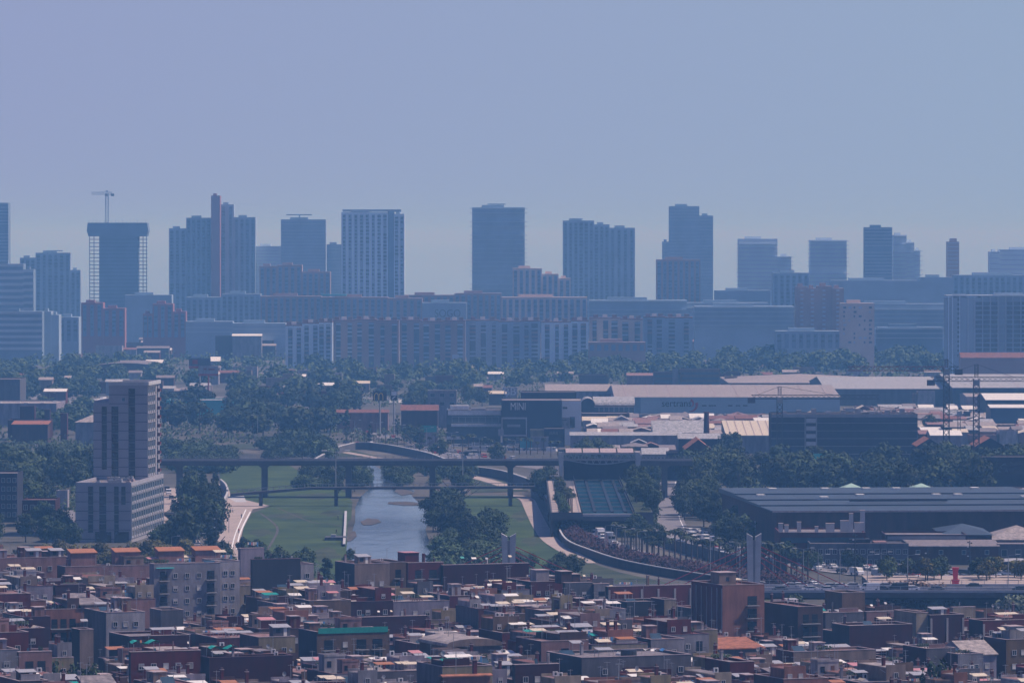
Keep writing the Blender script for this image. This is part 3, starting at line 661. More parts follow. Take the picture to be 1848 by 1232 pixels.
# road viaduct
T = thing('road_viaduct', 'long dark girder road bridge high above the river on thick piers', 'bridge', (0,2172,0))
x0, x1 = xw(282,2172), xw(1250,2172)
b = MB(); b.box(x0,x1,0,13,12.9,14,'concrete_dark'); b.box(x0,x1,1.2,11.8,12.1,12.9,'concrete_dark'); b.obj('deck', T)
b = MB(); b.box(x0,x1,-.05,.25,14.0,14.4,'concrete'); b.box(x0,x1,12.7,13.05,14.0,14.4,'concrete'); b.obj('kerb', T)
b = MB(); rail(b,x0,x1,.1,14.55); rail(b,x0,x1,12.9,14.55); b.obj('railing', T)
b = MB(); b.quad((x0,.6,14.01),(x1,.6,14.01),(x1,12.4,14.01),(x0,12.4,14.01),'asphalt'); b.obj('road', T)
for px in (322,476,628,780,921,1050,1200):
    x = xw(px,2172); b = MB(); b.box(x-1.1,x+1.1,3,10,-1,11.2,'concrete_dark'); b.prof_y([(x-1.1,11.2),(x+1.1,11.2),(x+2.2,12.1),(x-2.2,12.1)],2.4,10.6,'concrete_dark','concrete_dark'); b.obj('pier', T)
# foot bridge, with the sloping left end
T = thing('footbridge', 'low slender footbridge with railings crossing in front of the road viaduct', 'bridge', (0,2105,0))
xa, xb, xc = xw(415,2105), xw(560,2105), xw(965,2105)
b = MB(); b.prof_y([(xa,3.4),(xb,6.0),(xc,6.4),(xc,7.3),(xb,6.9),(xa,4.5)],0,4,'concrete_dark','concrete_dark'); b.obj('deck', T)
b = MB()
for y in (.08,3.9):
    for (p,q) in (((xa,4.5),(xb,6.9)),((xb,6.9),(xc,7.3))):
        b.bar((p[0],y,p[1]+1.1),(q[0],y,q[1]+1.1),.1,'metal_grey'); n = int((q[0]-p[0])/2.2)
        for i in range(n+1):
            t = i/n; x = p[0]+(q[0]-p[0])*t; z = p[1]+(q[1]-p[1])*t; b.box(x-.06,x+.06,y-.05,y+.05,z,z+1.06,'metal_grey')
b.obj('railing', T)
for px, zt in ((470,4.6),(606,6.0),(780,6.1),(921,6.3)):
    x = xw(px,2105); b = MB(); b.cyl(x,2,-1,zt+.1,.7,.7,'concrete_dark',10); b.obj('pier', T)
# cable stayed bridge in front
T = thing('cable_stayed_bridge', 'cable stayed road bridge with two forked pale concrete pylons and red stays', 'bridge', (0,1490,-1.5))
x0, x1 = xw(690,1490), xw(2000,1490)
b = MB(); b.box(x0,x1,0,26,7.0,8,'concrete_dark'); b.box(x0,x1,1,25,6.6,7.0,'concrete_dark'); b.box(x0,x1,3,23,6.0,6.6,'wall_slate'); b.obj('deck', T)
b = MB(); b.quad((x0,.7,8.01),(x1,.7,8.01),(x1,25.3,8.01),(x0,25.3,8.01),'road_pale'); b.obj('road', T)
b = MB()
for y in (.1,12.6,25.6): b.box(x0,x1,y,y+.35,8.02,8.7,'concrete_pale')
b.obj('kerb', T); b = MB(); rail(b,x0,x1,.25,8.7); rail(b,x0,x1,25.8,8.7); b.obj('railing', T)
b = MB()
for y in (4.2,8.2,17.2,21.4):
    x = x0
    while x < x1-3: b.quad((x,y,8.02),(x+3,y,8.02),(x+3,y+.2,8.02),(x,y+.2,8.02),'line_white'); x += 8
b.obj('lane_marking', T)
for px in (918,1361):
    x = xw(px,1503); Y = 12.8
    b = MB(); zt = 22.9
    for s in (-1,1):   # two splayed blades that widen upwards
        b.add([(x+s*.12,Y-1.1,-1),(x+s*1.25,Y-1.1,-1),(x+s*1.25,Y+1.1,-1),(x+s*.12,Y+1.1,-1),(x+s*.35,Y-1.3,zt-.9),(x+s*1.95,Y-1.3,zt),(x+s*1.95,Y+1.3,zt),(x+s*.35,Y+1.3,zt-.9)],
              [(0,3,2,1),(4,5,6,7),(0,1,5,4),(1,2,6,5),(2,3,7,6),(3,0,4,7)] if s>0 else [(0,1,2,3),(4,7,6,5),(0,4,5,1),(1,5,6,2),(2,6,7,3),(3,7,4,0)],'concrete_pale')
    b.box(x-.9,x+.9,Y-1.0,Y+1.0,-1,zt-1.9,'concrete'); b.obj('pylon', T)
    for s in (-1,1):
        for k in range(4):
            b = MB(); b.bar((x+s*1.4,Y,zt-3.4-k*1.3),(x+s*(25-k*5.2),Y,8.7),.22,'red_steel'); b.obj('stay_cable', T)
b = MB(); b.box(xw(1575,1520),xw(2000,1520),1516.6,1566,-.3,6.4,'concrete_dark'); b.box(xw(1575,1520),xw(2000,1520),1516.62,1565.9,6.401,6.45,'path_tan'); struct('plaza', b)
# ---------------------------------------------------------------- covered motorway trench with lattice
zt = 7.6
def E(px, py): return G(px, py, zt)
T = thing('motorway_trench', 'sunken motorway cut under a blue green lattice with a pale front edge beam', 'motorway cut', (0,0,0))
yn, yf = 1890, 2185
xl0, xr0, xl1, xr1 = 17.5, 41.5, 19.5, 41.5
A0, A1, A2, A3 = 13.0, 23.5, 40.5, 47.0
b = MB()
b.box(A0,A1,yn+40,2300,-1,zt,'concrete_dark'); b.box(A2,A3,yn,2300,-1,zt,'concrete_dark'); b.box(A0,A1,yn+1.6,yn+39.99,zt-1.6,zt,'concrete_dark'); b.obj('retaining_wall', T)
b = MB(); b.quad((A1-4.4,yn+2.1,zt+.01),(A1-.4,yn+2.1,zt+.01),(A1-.4,2099,zt+.01),(A1-2.4,2099,zt+.01),'path_tan'); b.quad((A0+.5,yn+2.1,zt+.01),(A0+2.6,yn+2.1,zt+.01),(A0+2.0,2150,zt+.01),(A0+.5,2150,zt+.01),'path_tan'); b.obj('walkway', T)
b = MB(); b.quad((A0+2.8,yn+2.1,zt+.006),(A1-4.6,yn+2.1,zt+.006),(A1-4.6,2150,zt+.006),(A0+2.8,2150,zt+.006),'rough_grass'); b.quad((A2+.4,yn+2.1,zt+.006),(A3-.3,yn+2.1,zt+.006),(A3-.3,2290,zt+.006),(A2+.4,2290,zt+.006),'rough_grass'); b.obj('planting_bed', T)
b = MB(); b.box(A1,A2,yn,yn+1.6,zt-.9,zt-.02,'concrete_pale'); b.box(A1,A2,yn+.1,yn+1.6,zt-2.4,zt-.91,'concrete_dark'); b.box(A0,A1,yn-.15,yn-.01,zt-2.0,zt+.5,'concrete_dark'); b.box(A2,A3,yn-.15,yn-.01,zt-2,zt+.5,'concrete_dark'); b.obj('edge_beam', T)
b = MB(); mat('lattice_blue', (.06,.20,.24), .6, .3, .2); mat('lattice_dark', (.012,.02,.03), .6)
b.box(A1+.1,A2-.1,yn+1.7,2199,5.3,5.5,'lattice_dark'); b.obj('shade_sheet', T)  # near-black sheet added as the shade beneath the lattice
b = MB(); b.box(A0,A2,yn+46,yn+47,-1,5.29,'lattice_dark'); b.obj('dark_blocker', T)  # near-black wall added across the tunnel so its mouth looks dark
for i in range(22):
    x = A1+.6+i*15.8/21; b = MB(); b.box(x-.08,x+.08,yn+2,2200,zt-1.6,zt-1.2,'lattice_blue'); b.obj('roof_beam', T)
for j in range(50):
    y = yn+6+j*6; b = MB(); b.box(A1+.1,A2-.1,y-.3,y+.3,zt-1.15,zt-.6,'lattice_blue' if j%5 else 'concrete'); b.obj('cross_beam', T)
for x in (A1+4.4,A1+10.2,A1+14.6):
    b = MB(); b.box(x-.5,x+.5,yn+20,2160,zt-1.2,zt-.2,'lattice_dark'); b.obj('centre_beam', T)
b = MB(); b.quad((A1+.5,yn+3,zt-1.7),(A1+3.4,yn+3,zt-1.7),(A1+2.2,yn+70,zt-1.7),(A1+.5,yn+70,zt-1.7),'lattice_blue'); b.quad((A2-4,yn+3,zt-1.7),(A2-.5,yn+3,zt-1.7),(A2-.5,yn+50,zt-1.7),(A2-2,yn+50,zt-1.7),'lattice_blue'); b.obj('netting', T)
b = MB(); b.box(A1,A2,2200,2202,3,zt+1.5,'concrete'); b.obj('far_beam', T)
for x in (A1-.2,A2+.2):
    b = MB()
    for i in range(60):
        y = yn+4+i*5; b.box(x-.1,x+.1,y-.1,y+.1,zt,zt+1.2,'metal_dark')
    b.box(x-.06,x+.06,yn,yn+300,zt+1.2,zt+1.3,'metal_dark'); b.obj('railing', T)
b = MB(); b.box(A0,A0+.6,yn-.1,yn+39,-1,zt-2,'concrete_dark'); b.box(A2-.6,A2,yn+1.7,yn+40,-1,zt-2,'concrete_dark'); b.obj('tunnel_wall', T)
# truss canopy over the far end of the trench
T = thing('truss_canopy', 'white roofed steel truss canopy on tapered legs over the far end of the trench', 'canopy', (0,2146,0))
xa, xb = xw(1012,2165), xw(1150,2165)
for i in range(4):
    w = (xb-xa-3)/4; b = MB(); b.prof_x([(0,18.2),(14,19.3),(14,19.0),(0,17.9)], xa+1.5+i*w+.25, xa+1.5+(i+1)*w-.25, 'coping','metal_grey'); b.obj('roof_panel', T)
for y in (-.2,14.2):
    b = MB(); n = 12; zt_ = 17.6
    b.bar((xa,y,zt_),(xb,y,zt_),.45,'metal_grey')
    pts = [(xa+(xb-xa)*i/n, zt_-1.6-2.2*sin(pi*i/n)) for i in range(n+1)]
    for i in range(n):
        b.bar((pts[i][0],y,pts[i][1]),(pts[i+1][0],y,pts[i+1][1]),.4,'metal_grey')
        x = (pts[i][0]+pts[i+1][0])/2; b.bar((pts[i][0],y,pts[i][1]),(x,y,zt_),.25,'metal_grey'); b.bar((x,y,zt_),(pts[i+1][0],y,pts[i+1][1]),.25,'metal_grey')
    b.obj('truss', T)
for x, s in ((xa,1),(xb,-1)):
    for y in (0,14): b = MB(); b.prof_y([(x-1.0,17.8),(x+1.0,17.8),(x+.5,7.4),(x-.5,7.4)][::-1], y-.6, y+.6, 'concrete_pale','concrete_pale'); b.obj('leg', T)
b = MB(); b.box(xa+1,xb-1,12,15,7.6,14.6,'wall_slate'); b.obj('back_wall', T)

# ---------------------------------------------------------------- big apartment tower on the left
rot = R(-5)
def grid_part(T, x, y0, y1, z0, z1, nv, nh, m='metal_grey'):
    b = MB()
    for i in range(nv+1): y = y0+(y1-y0)*i/nv; b.box(x,x+.22,y-.09,y+.09,z0,z1,m)
    b.obj('mullions', T); b = MB()
    for j in range(nh+1): z = z0+(z1-z0)*j/nh; b.box(x+.002,x+.26,y0,y1,z-.07,z+.07,m)
    b.obj('floor_band', T)
mat('tower_panel', (.28,.27,.30), .7, .10, .15); mat('tower_side', (.30,.32,.36), .6, .1, .2)
c = at(237,978,1857); 
T = thing('apartment_tower', 'tall grey panelled apartment tower rising from a six storey podium beside the river', 'building', (c.x,c.y,0), rot)
W = 18.4; DP = 71
b = MB(); b.box(-W,0,0,DP,-1,18.4,'tower_panel'); b.obj('podium', T)
b = MB()
for a in ((-W,0,0,.5),(-W,0,DP-.5,DP),(-W,-W+.5,.5,DP-.5),(-.5,0,.5,DP-.5)): b.box(a[0],a[1],a[2],a[3],18.4,19.4,'tower_panel')
b.obj('parapet', T); b = MB(); b.box(-W+.5,-.5,.5,DP-.5,18.4,18.46,'roof_gravel'); b.obj('podium_roof', T)
for j in range(1,7): b = MB(); b.box(-W-.04,-.3,-.12,-.002,19.2-3.05*j-.1,19.2-3.05*j+.1,'concrete_dark'); b.obj('floor_band', T)
for cx, wd in ((-13.4,1.7),(-9.4,2.3),(-4.9,1.5),(-2.6,1.4)):
    for j in range(5):
        if cx == -2.6 and j > 1: continue
        ob('window', winmesh('tall', wd, 2.9), T, (cx,-.004,18.2-3.05*j-1.55))
b = MB(); b.box(-12,-6.6,-.14,-.003,-1,3.3,'glass_dark'); b.box(-5.6,-.8,-.14,-.003,-1,3.3,'glass_dark'); b.obj('ground_floor_opening', T)
grid_part(T, 0.0, .3, DP-.3, 1.2, 18.2, 14, 6)
for i in range(14):
    for j in range(6): ob('window', winmesh('glass', 4.2, 2.0), T, (.003, .3+(DP-.6)*(i+.5)/14, 2.7+2.83*j), pi/2)
# the tower proper
TW = Vector((-14.6+.3, 0, 0)); ty = 42; tx1 = 2.2; tx0 = tx1-17.9; TD = 27
tx1 -= 3.2; tx0 -= 3.2+.4
b = MB(); b.box(tx0,tx1-13.0,ty,ty+TD,18.47,44.0,'tower_panel'); b.box(tx1-13.0,tx1,ty-.0,ty+TD,18.47,50.0,'tower_panel'); b.obj('tower', T)
b = MB(); b.box(tx0,tx1-13.01,ty+1.5,ty+TD,44.0,44.9,'tower_panel'); b.box(tx1-13.1,tx1+.3,ty-.3,ty+.2,50.0,51.2,'concrete_pale'); b.box(tx1-13.1,tx1+.3,ty+TD-.2,ty+TD+.3,50.0,51.2,'concrete_pale'); b.box(tx1-.2,tx1+.5,ty+.2,ty+TD-.2,50,51.2,'concrete_pale'); b.box(tx1-13.1,tx1-12.6,ty+.2,ty+TD-.2,50,51.2,'concrete_pale'); b.obj('parapet', T)
for j in range(11):
    zz = 50.0-3.02*j
    b = MB(); b.box((tx1-13.0 if zz > 44.2 else tx0),tx1-.1,ty-.12,ty-.002,zz-3.1-.1,zz-3.1+.1,'concrete_dark'); b.obj('floor_band', T)
for cx, wd, zs, n in ((tx0+3.7,1.7,43.0,7),(tx0+7.3,2.3,43.0,8),(tx0+13.0,2.2,49.0,10)):
    for j in range(n): ob('window', winmesh('tall', wd, 2.9), T, (cx,ty-.004,zs-1.5-3.02*j))
ob('window', winmesh('glass', 1.2, 1.3), T, (tx0+10.2,ty-.004,45.3))
grid_part(T, tx1, ty+.3, ty+TD*.62, 19.5, 49.6, 4, 10, 'concrete')
for i in range(4):
    for j in range(10): ob('window', winmesh('glass', 2.6, 2.2), T, (tx1+.003, ty+2.4+4.1*i, 21.4+3.0*j), pi/2)
for j in range(10): balcony(T, 3.2, 'wall_brick', True, (tx1+.003,ty+TD-4.5,20.4+3.0*j), pi/2)
b = MB(); b.box(tx1-12,tx1-2,ty+6,ty+14,50.01,50.9,'concrete_dark'); b.obj('roof_plant', T)
for k,(x,y,w,h) in enumerate(((-12,32,2.2,1.3),(-9,20,4,.9),(-6.5,16,1.6,1.4),(-4,24,2.0,1.1),(-10,28,3,1.5),(-7,33,3,1.0),(-3,12,1.4,.9),(-13,12,1.4,.8),(-5,30,1.5,1.6))):
    b = MB(); b.box(x-w/2,x+w/2,y,y+2.5,18.48,18.5+h,'metal_grey' if k%3 else 'coping'); b.cyl(x,y+1.2,18.5+h,18.8+h,.4,.4,'metal_dark'); b.obj('roof_unit', T)

# ---------------------------------------------------------------- halls, sheds, offices
def hall(name, label, px0, px1, yeave, D, depth, rise=3, kind='flat', wall='wall_grey', roof='roof_pale', rot=0, cat='warehouse', group=None, win=None, bands=None, par=.6, z0=-.3, seams=0, skyl=0):
    c = at(px0, yeave, D); w = (px1-px0)*D/FPX/max(.3,cos(rot)); h = c.z
    T = thing(name, label, cat, (c.x,D,0), rot, group)
    b = MB(); b.box(0,w,0,depth,z0,h,wall); b.obj('wall', T)
    b = MB(); e = .5
    if kind == 'flat':
        for a in ((0,w,0,.4),(0,w,depth-.4,depth),(0,.4,.4,depth-.4),(w-.4,w,.4,depth-.4)): b.box(a[0],a[1],a[2],a[3],h,h+par,wall)
        b.obj('parapet', T); b = MB(); b.box(.4,w-.4,.4,depth-.4,h,h+.06,roof)
        b.box(-.05,w+.05,-.05,.45,h+par,h+par+.12,'coping')
    elif kind == 'gx': b.prof_x([(-e,h+.004),(depth+e,h+.004),(depth+e,h+.2),(depth/2,h+.2+rise),(-e,h+.2)],-e,w+e,roof,wall)
    elif kind == 'gy': b.prof_y([(-e,h+.004),(w+e,h+.004),(w+e,h+.2),(w/2,h+.2+rise),(-e,h+.2)],-e,depth+e,roof,wall)
    elif kind == 'mono': b.prof_x([(-e,h+.004),(depth+e,h+.004),(depth+e,h+.2+rise),(-e,h+.2)],-e,w+e,roof,wall)
    elif kind == 'arch': b.prof_x([(-e,h+.004),(depth+e,h+.004)]+[(depth/2+(depth/2+e)*cos(a*pi/10),h+.2+rise*sin(a*pi/10)) for a in range(11)],-e,w+e,roof,wall)
    elif kind == 'archy': b.prof_y([(-e,h+.004),(w+e,h+.004)]+[(w/2+(w/2+e)*cos(a*pi/10),h+.2+rise*sin(a*pi/10)) for a in range(11)],-e,depth+e,roof,wall)
    elif kind == 'saw':
        n = max(2,int(depth/12))
        for i in range(n): y0 = depth*i/n; y1 = depth*(i+1)/n; b.prof_x([(y0,h+.004),(y1-.01,h+.004),(y1-.01,h+rise),(y0,h+.3)],-e,w+e,roof,wall)
    elif kind == 'hip':
        a = min(w,depth)/2; b.add([(-e,-e,h+.1),(w+e,-e,h+.1),(w+e,depth+e,h+.1),(-e,depth+e,h+.1),(a,depth/2,h+rise),(w-a,depth/2,h+rise)],[(0,1,5,4),(1,2,5),(2,3,4,5),(3,0,4),(0,3,2,1)],roof)
    b.obj('roof', T)
    if seams:
        for i in range(seams):
            x = w*(i+.5)/seams; b = MB()
            if kind == 'mono': b.bar((x,0,h+.3),(x,depth,h+.3+rise),.3,'coping',.1)
            else: b.bar((x,0,h+.3),(x,depth/2,h+.3+rise),.35,'coping',.12)
            b.obj('roof_seam', T)
    if skyl:
        r2 = random.Random(int(px0))
        for i in range(skyl):
            x = w*(i+.5)/skyl+r2.uniform(-1,1); y = depth*r2.uniform(.15,.45) if kind != 'flat' else depth*r2.uniform(.2,.8)
            z = h+.06 if kind == 'flat' else h+.15+rise*(y/(depth/2) if kind == 'gx' else y/depth)
            b = MB(); b.box(x-1.2,x+1.2,y-1.5,y+1.5,z,z+.5,'sheet_white'); b.obj('skylight', T)
    if win:
        n, nf, ww, wh, pt, kd = win
        for j in range(nf):
            for i in range(n): ob('window', winmesh(kd, ww, wh), T, (w*(i+.5)/n,-.004,h-1.0-wh/2-pt*j))
    if bands:
        n, m, hh, pt, off = bands
        for j in range(n): b = MB(); b.box(.6,w-.6,-.1,-.003,h-off-pt*j-hh,h-off-pt*j,m); b.obj('window_band', T)
    return T
H = hall
mat('roof_palegreen',(.32,.46,.38),.6)
# blue roofed long factory on the right
f0 = at(1400,923,1806); T = thing('factory', 'huge brown factory with a stepped blue grey roof dotted with white roof lights', 'factory', (f0.x,1806,0), R(5))
hh = f0.z; FW_ = 100; FD = 138
mat('factory_roof', (.045,.065,.09), .6, .15, .1)
b = MB(); b.box(0,FW_,0,FD,-.3,hh,'wall_brown'); b.obj('wall', T)
for i,(a,e,z) in enumerate(((0,.22,0),(.22,.44,.4),(.44,.68,.8),(.68,1.0,1.2))):
    b = MB(); b.box(-1.2,FW_,FD*a-(1 if i==0 else 0),FD*e,hh+.002,hh+.3+z,'factory_roof'); b.box(-1.2,FW_,FD*a-(1.1 if i==0 else .1),FD*a-(1.0 if i == 0 else 0)-.002,hh+z-.3 if i else hh-.2,hh+.35+z,'coping' if i==0 else 'factory_roof'); b.obj('roof', T)
r2 = random.Random(3)
for i in range(11):
    x = 8+8.3*i+r2.uniform(-3,3); y = FD*r2.choice([.5,.62,.78,.9]); z = hh+.3+(.8 if y < .68*FD else 1.2)
    b = MB(); b.box(x-1.3,x+1.3,y-2.2,y+2.2,z,z+.5,'sheet_white'); b.obj('roof_light', T)
b = MB(); b.box(30,62,FD*.3,FD*.3+3,hh+1.2,hh+2.0,'metal_dark'); b.obj('roof_duct', T)
ob('window', winmesh('glass',2.0,3.0), T, (-.004,50,hh-7), -pi/2)
for (px0,px1,yt,D) in ((1515,1562,889,1955),(1640,1690,889,1955)):
    H('market_tent','%s pale green pyramid roof just behind the factory ridge'%('left' if px0<1600 else 'right'),px0,px1,885,D,14,2.3,'hip','wall_pale_grey','roof_palegreen',cat='pavilion',group='pyramid roofed pavilions')
H('rooftop_hall','pale long block with cluttered roof at the right end of the factory',1752,1900,888,1930,30,1,'flat','wall_pale_grey','roof_gravel',skyl=5)
# workshops in front of the factory
T = H('brick_workshop','two storey brick workshop with white roof vents in front of the factory',1406,1562,964,1738,30,1,'flat','wall_brick','roof_gravel',cat='workshop',bands=(2,'glass_blue',1.6,3.6,.9))
for i,(px,w,hh_) in enumerate(((1407,1.3,2.6),(1419,1.2,1.9),(1443,1.2,2.6),(1473,1.0,1.6),(1494,2.6,2.4),(1522,3.0,3.0),(1535,1.2,5.6),(1546,2.8,2.6),(1558,1.4,6.2))):
    z = wallof(T).bound_box[1][2]; x = (px-1406)*1738/FPX; b = MB(); b.box(x,x+w,6+i%3*4,8+i%3*4,z+.06,z+hh_+.4,'concrete_pale'); b.box(x-.1,x+w+.1,5.9+i%3*4,8.1+i%3*4,z+hh_+.4,z+hh_+.55,'coping'); b.obj('vent', T)
T = H('workshop','low workshop with a sunlit cream roof strip and grey windows by the street',1462,1640,984,1722,24,1.6,'flat','wall_grey','roof_dark_felt',cat='workshop',win=(14,2,1.4,1.6,3.2,'dark'))
z = at(1462,984,1722).z; b = MB(); b.prof_x([(16,z+.07),(23,z+.07),(23,z+1.7),(16,z+1.0)],.5,12.4,'sheet_cream','wall_grey'); b.obj('raised_roof', T); b = MB(); b.box(12.6,19,12,20,z+.07,z+1.3,'wall_slate'); b.box(20,24,10,20,z+.07,z+.5,'roof_pink_tile'); b.obj('roof_plant', T)
H('workshop','dark red low hall with a flat grey fascia behind the plane trees',1598,1746,968,1750,22,1,'flat','wall_dark_brick','roof_gravel',cat='workshop',bands=(1,'concrete',2.2,3,-.2))
H('workshop','grey hip roofed hall with brown walls behind the dark red hall',1702,1790,965,1764,40,2.6,'hip','wall_brown','factory_roof',cat='workshop')
H('workshop','pale pyramid roofed hall at the right edge behind the shopfront canopy',1782,1900,974,1766,26,4.0,'hip','wall_pale_grey','roof_pale',cat='workshop')
H('warehouse','long brownish warehouse with pale roof edge behind the red sculpture',1636,1802,986,1732,18,1.0,'mono','wall_brown','roof_gravel',win=(4,1,1.3,1.4,3,'glass'))
H('shop','small shop with curved grey canopy at the right edge behind street trees',1780,1900,1026,1690,14,2.2,'archy','wall_slate','roof_silver',cat='shop')
H('workshop','grey building with dark windows above the curved shop canopy',1800,1900,985,1735,20,1,'flat','wall_grey','roof_gravel',cat='workshop',win=(4,1,1.8,2.2,3,'glass'))
H('kiosk','small orange roofed hut among the trees beside the car park',1246,1270,922,2030,9,1.6,'gx','wall_salmon','roof_orange_tile',cat='kiosk')
# block under construction with netting
T = H('office_block','wide dark netted block under construction with an open stair bay',1392,1656,749,2500,26,1,'flat','wall_slate','roof_gravel',cat='building')
z = at(1392,749,2500).z
for j in range(5): b = MB(); b.box(0,(1656-1392)*2500/FPX,-.12,-.004,z-3.4*(j+1)-.12,z-3.4*(j+1)+.1,'concrete'); b.obj('floor_slab', T)
b = MB(); b.box(.0,(1656-1392)*2500/FPX,-.2,-.006,z-1.0,z+.5,'concrete'); b.obj('fascia', T)
for j in range(5): b = MB(); x = (1455-1392)*2500/FPX; b.box(x,x+4.2,-.3,-.007,z-3.4*j-3.2,z-3.4*j-1.4,'concrete_pale'); b.obj('stair_landing', T)
b = MB(); x = (1452-1392)*2500/FPX; b.box(x,x+.5,-.35,-.008,-.3,z,'concrete'); b.box(x+5,x+5.5,-.35,-.008,-.3,z,'concrete'); b.obj('stair_wall', T)
for i in range(9): b = MB(); x = 5+6.5*i; b.box(x,x+2.2,8,11,z+.06,z+1.4+.6*(i%3),'concrete'); b.obj('roof_unit', T)
# second site on the right, net scaffold
T = H('building_site','half built concrete floor slab with sunlit top among trees at the right edge',1765,1900,827,2180,20,1,'flat','wall_slate','roof_pale',cat='building site',bands=(2,'glass_dark',1.8,3.2,1.0))
T = H('building_site','small half built house wrapped in turquoise netting in the tree belt',1452,1508,835,2250,14,1,'flat','wall_grey','roof_pale',cat='building site')
z = at(1452,835,2250).z; b = MB(); b.box(2,12,13.0,13.1,z+.1,z+3.2,'sheet_teal'); b.box(12,12.1,2,13,z-4,z+2.6,'sheet_teal'); b.obj('netting', T)
# car showroom with sign
T = H('car_showroom','black and white boxy car showroom with its name in white letters on top',905,1014,724,2720,40,1,'flat','wall_slate','roof_gravel',cat='showroom',par=.4)
z = at(905,724,2720).z; K = 2720/FPX
wallof(T).data.materials[0] = mat('black_cladding', (.02,.03,.045), .5, .2, .1)
letters('MINI', 5.0, 'sheet_white', T, (30*K,-.25,z-2.6), .74)
b = MB(); b.box((0)*K,(2)*K,-.5,-.004,z-20,z-8,'concrete_pale'); b.box(0,46*K,-.5,-.01,z-8.4,z-7.6,'concrete_pale'); b.box(44*K,46*K,-.5,-.011,z-17,z-8.41,'concrete_pale'); b.obj('portal_frame', T)
b = MB(); b.box(10*K,34*K,-.4,-.012,z-12.2,z-11.0,'metal_grey'); b.obj('sign_strip', T); b = MB(); b.box(2.1*K,43.9*K,-.3,-.013,z-16.6,z-16.0,'concrete_pale'); b.obj('ledge', T)
T = H('car_showroom','white end block of the showroom with a pale sign panel',1014,1049,724,2722,38,1,'flat','wall_white','roof_pale',cat='showroom',par=.2)
ob('window', winmesh('glass',2.4,1.0), T, (1.5,-.004,z-3.2))
b = MB(); b.box(-5.4,3.8,-.7,-.4,z-13.0,z-7.8,'wall_white'); b.obj('sign_panel', T)
wallof(T).data.materials[0] = mat('white_cladding', (.62,.62,.63), .6, .08, .1)
b = MB(); b.box(-4.6,-1.6,-.76,-.701,z-9.2,z-8.9,'wall_slate'); b.box(-1.0,2.4,-.76,-.701,z-9.1,z-8.8,'wall_slate'); b.obj('sign_line', T)
b = MB()
for i,x in enumerate((-4.2,-2.2,0.2,2.4)):
    n = 14; r = .62 if i != 3 else .5
    b.add([(x+r*cos(2*pi*k/n),-.76,z-11+r*sin(2*pi*k/n)) for k in range(n)]+[(x+.7*r*cos(2*pi*k/n),-.76,z-11+.7*r*sin(2*pi*k/n)) for k in range(n)],[(k,(k+1)%n,n+(k+1)%n,n+k) for k in range(n)],'wall_slate')
b.obj('sign_emblem', T)
b = MB(); b.box(3.9,6.2,-.8,-.4,z-12.6,z-7.5,'glass_dark'); b.obj('poster_frame', T)
# glazed showroom to the left
T = H('glass_showroom','low glass showroom with stacked white fascia bands left of the black showroom',806,906,742,2740,34,1,'flat','glass_blue','roof_gravel',cat='showroom',bands=(1,'metal_white',2.2,3,-.4))
z = at(806,742,2740).z; K = 2740/FPX
for dz,x0,x1,t in ((6.0,8,98,1.3),(12.0,0,30,1.4),(15.6,50,84,1.0)): b = MB(); b.box(x0*K,x1*K,-1.6,-.01,z-dz-t,z-dz,'metal_white'); b.obj('fascia', T)
for i in range(7): ob('window', winmesh('glass',3.3,2.8), T, ((16+12*i)*K,-.004,z-4.0))
b = MB(); b.box(82*K,84*K,-1.6,-.02,z-18,z-16.61,'metal_white'); b.box(50*K,51.5*K,-1.6,-.02,z-18,z-16.61,'metal_white'); b.obj('portal', T)
b = MB(); b.box(6*K,40*K,6,12,z+.07,z+2.6,'metal_white'); b.box(44*K,70*K,10,14,z+.07,z+1.2,'metal_grey'); b.obj('roof_unit', T)
T = H('car_showroom','dark low showroom with faint white lettering in front of the white end block',982,1019,774,2690,12,1,'flat','wall_slate','roof_gravel',cat='showroom',par=.2)
zs = at(982,774,2690).z-2.6; b = MB()
for i in range(6): b.bar((2.6+.72*i,-.2,zs),(2.9+.72*i-.3*(i%2),-.2,zs+1.3),.16,'metal_grey')
b.obj('lettering', T)
H('shop','small olive walled shop with a lit billboard left of the dark low showroom',957,984,776,2692,10,1,'flat','wall_yellow','roof_gravel',cat='shop',par=.2)
H('shop','teal fronted car wash under the showrooms',938,960,792,2680,8,1,'flat','sheet_teal','roof_gravel',cat='shop',par=.2)
H('shop','long pale canopy shop right of the teal car wash',960,990,789,2676,8,1,'flat','wall_pale_grey','roof_silver',cat='shop',par=.2)
H('office_block','white two storey office with square windows behind the glass showroom',772,824,706,2960,20,1,'flat','wall_pale_grey','roof_silver',cat='building',win=(3,2,2.6,2.0,4.4,'glass'),par=.4)
H('shop','low dark roofed shop with yellow arches sign beside it',608,700,745,2900,16,1.4,'gx','wall_pink','roof_terracotta',cat='shop')
H('shop','dull pink low shop right of the arches sign',724,790,741,2880,20,2.6,'gx','wall_brown','roof_terracotta',cat='shop')
H('shop','pale car wash hall under a green sign beside the avenue',756,790,773,2700,14,1,'flat','wall_pale_grey','roof_silver',cat='shop',bands=(1,'sheet_green',3.2,3,-1.5))
H('petrol_station','flat dark canopy roof of a filling station beside the avenue',838,868,814,2590,10,1,'flat','wall_slate','roof_silver',cat='petrol station',par=.2)
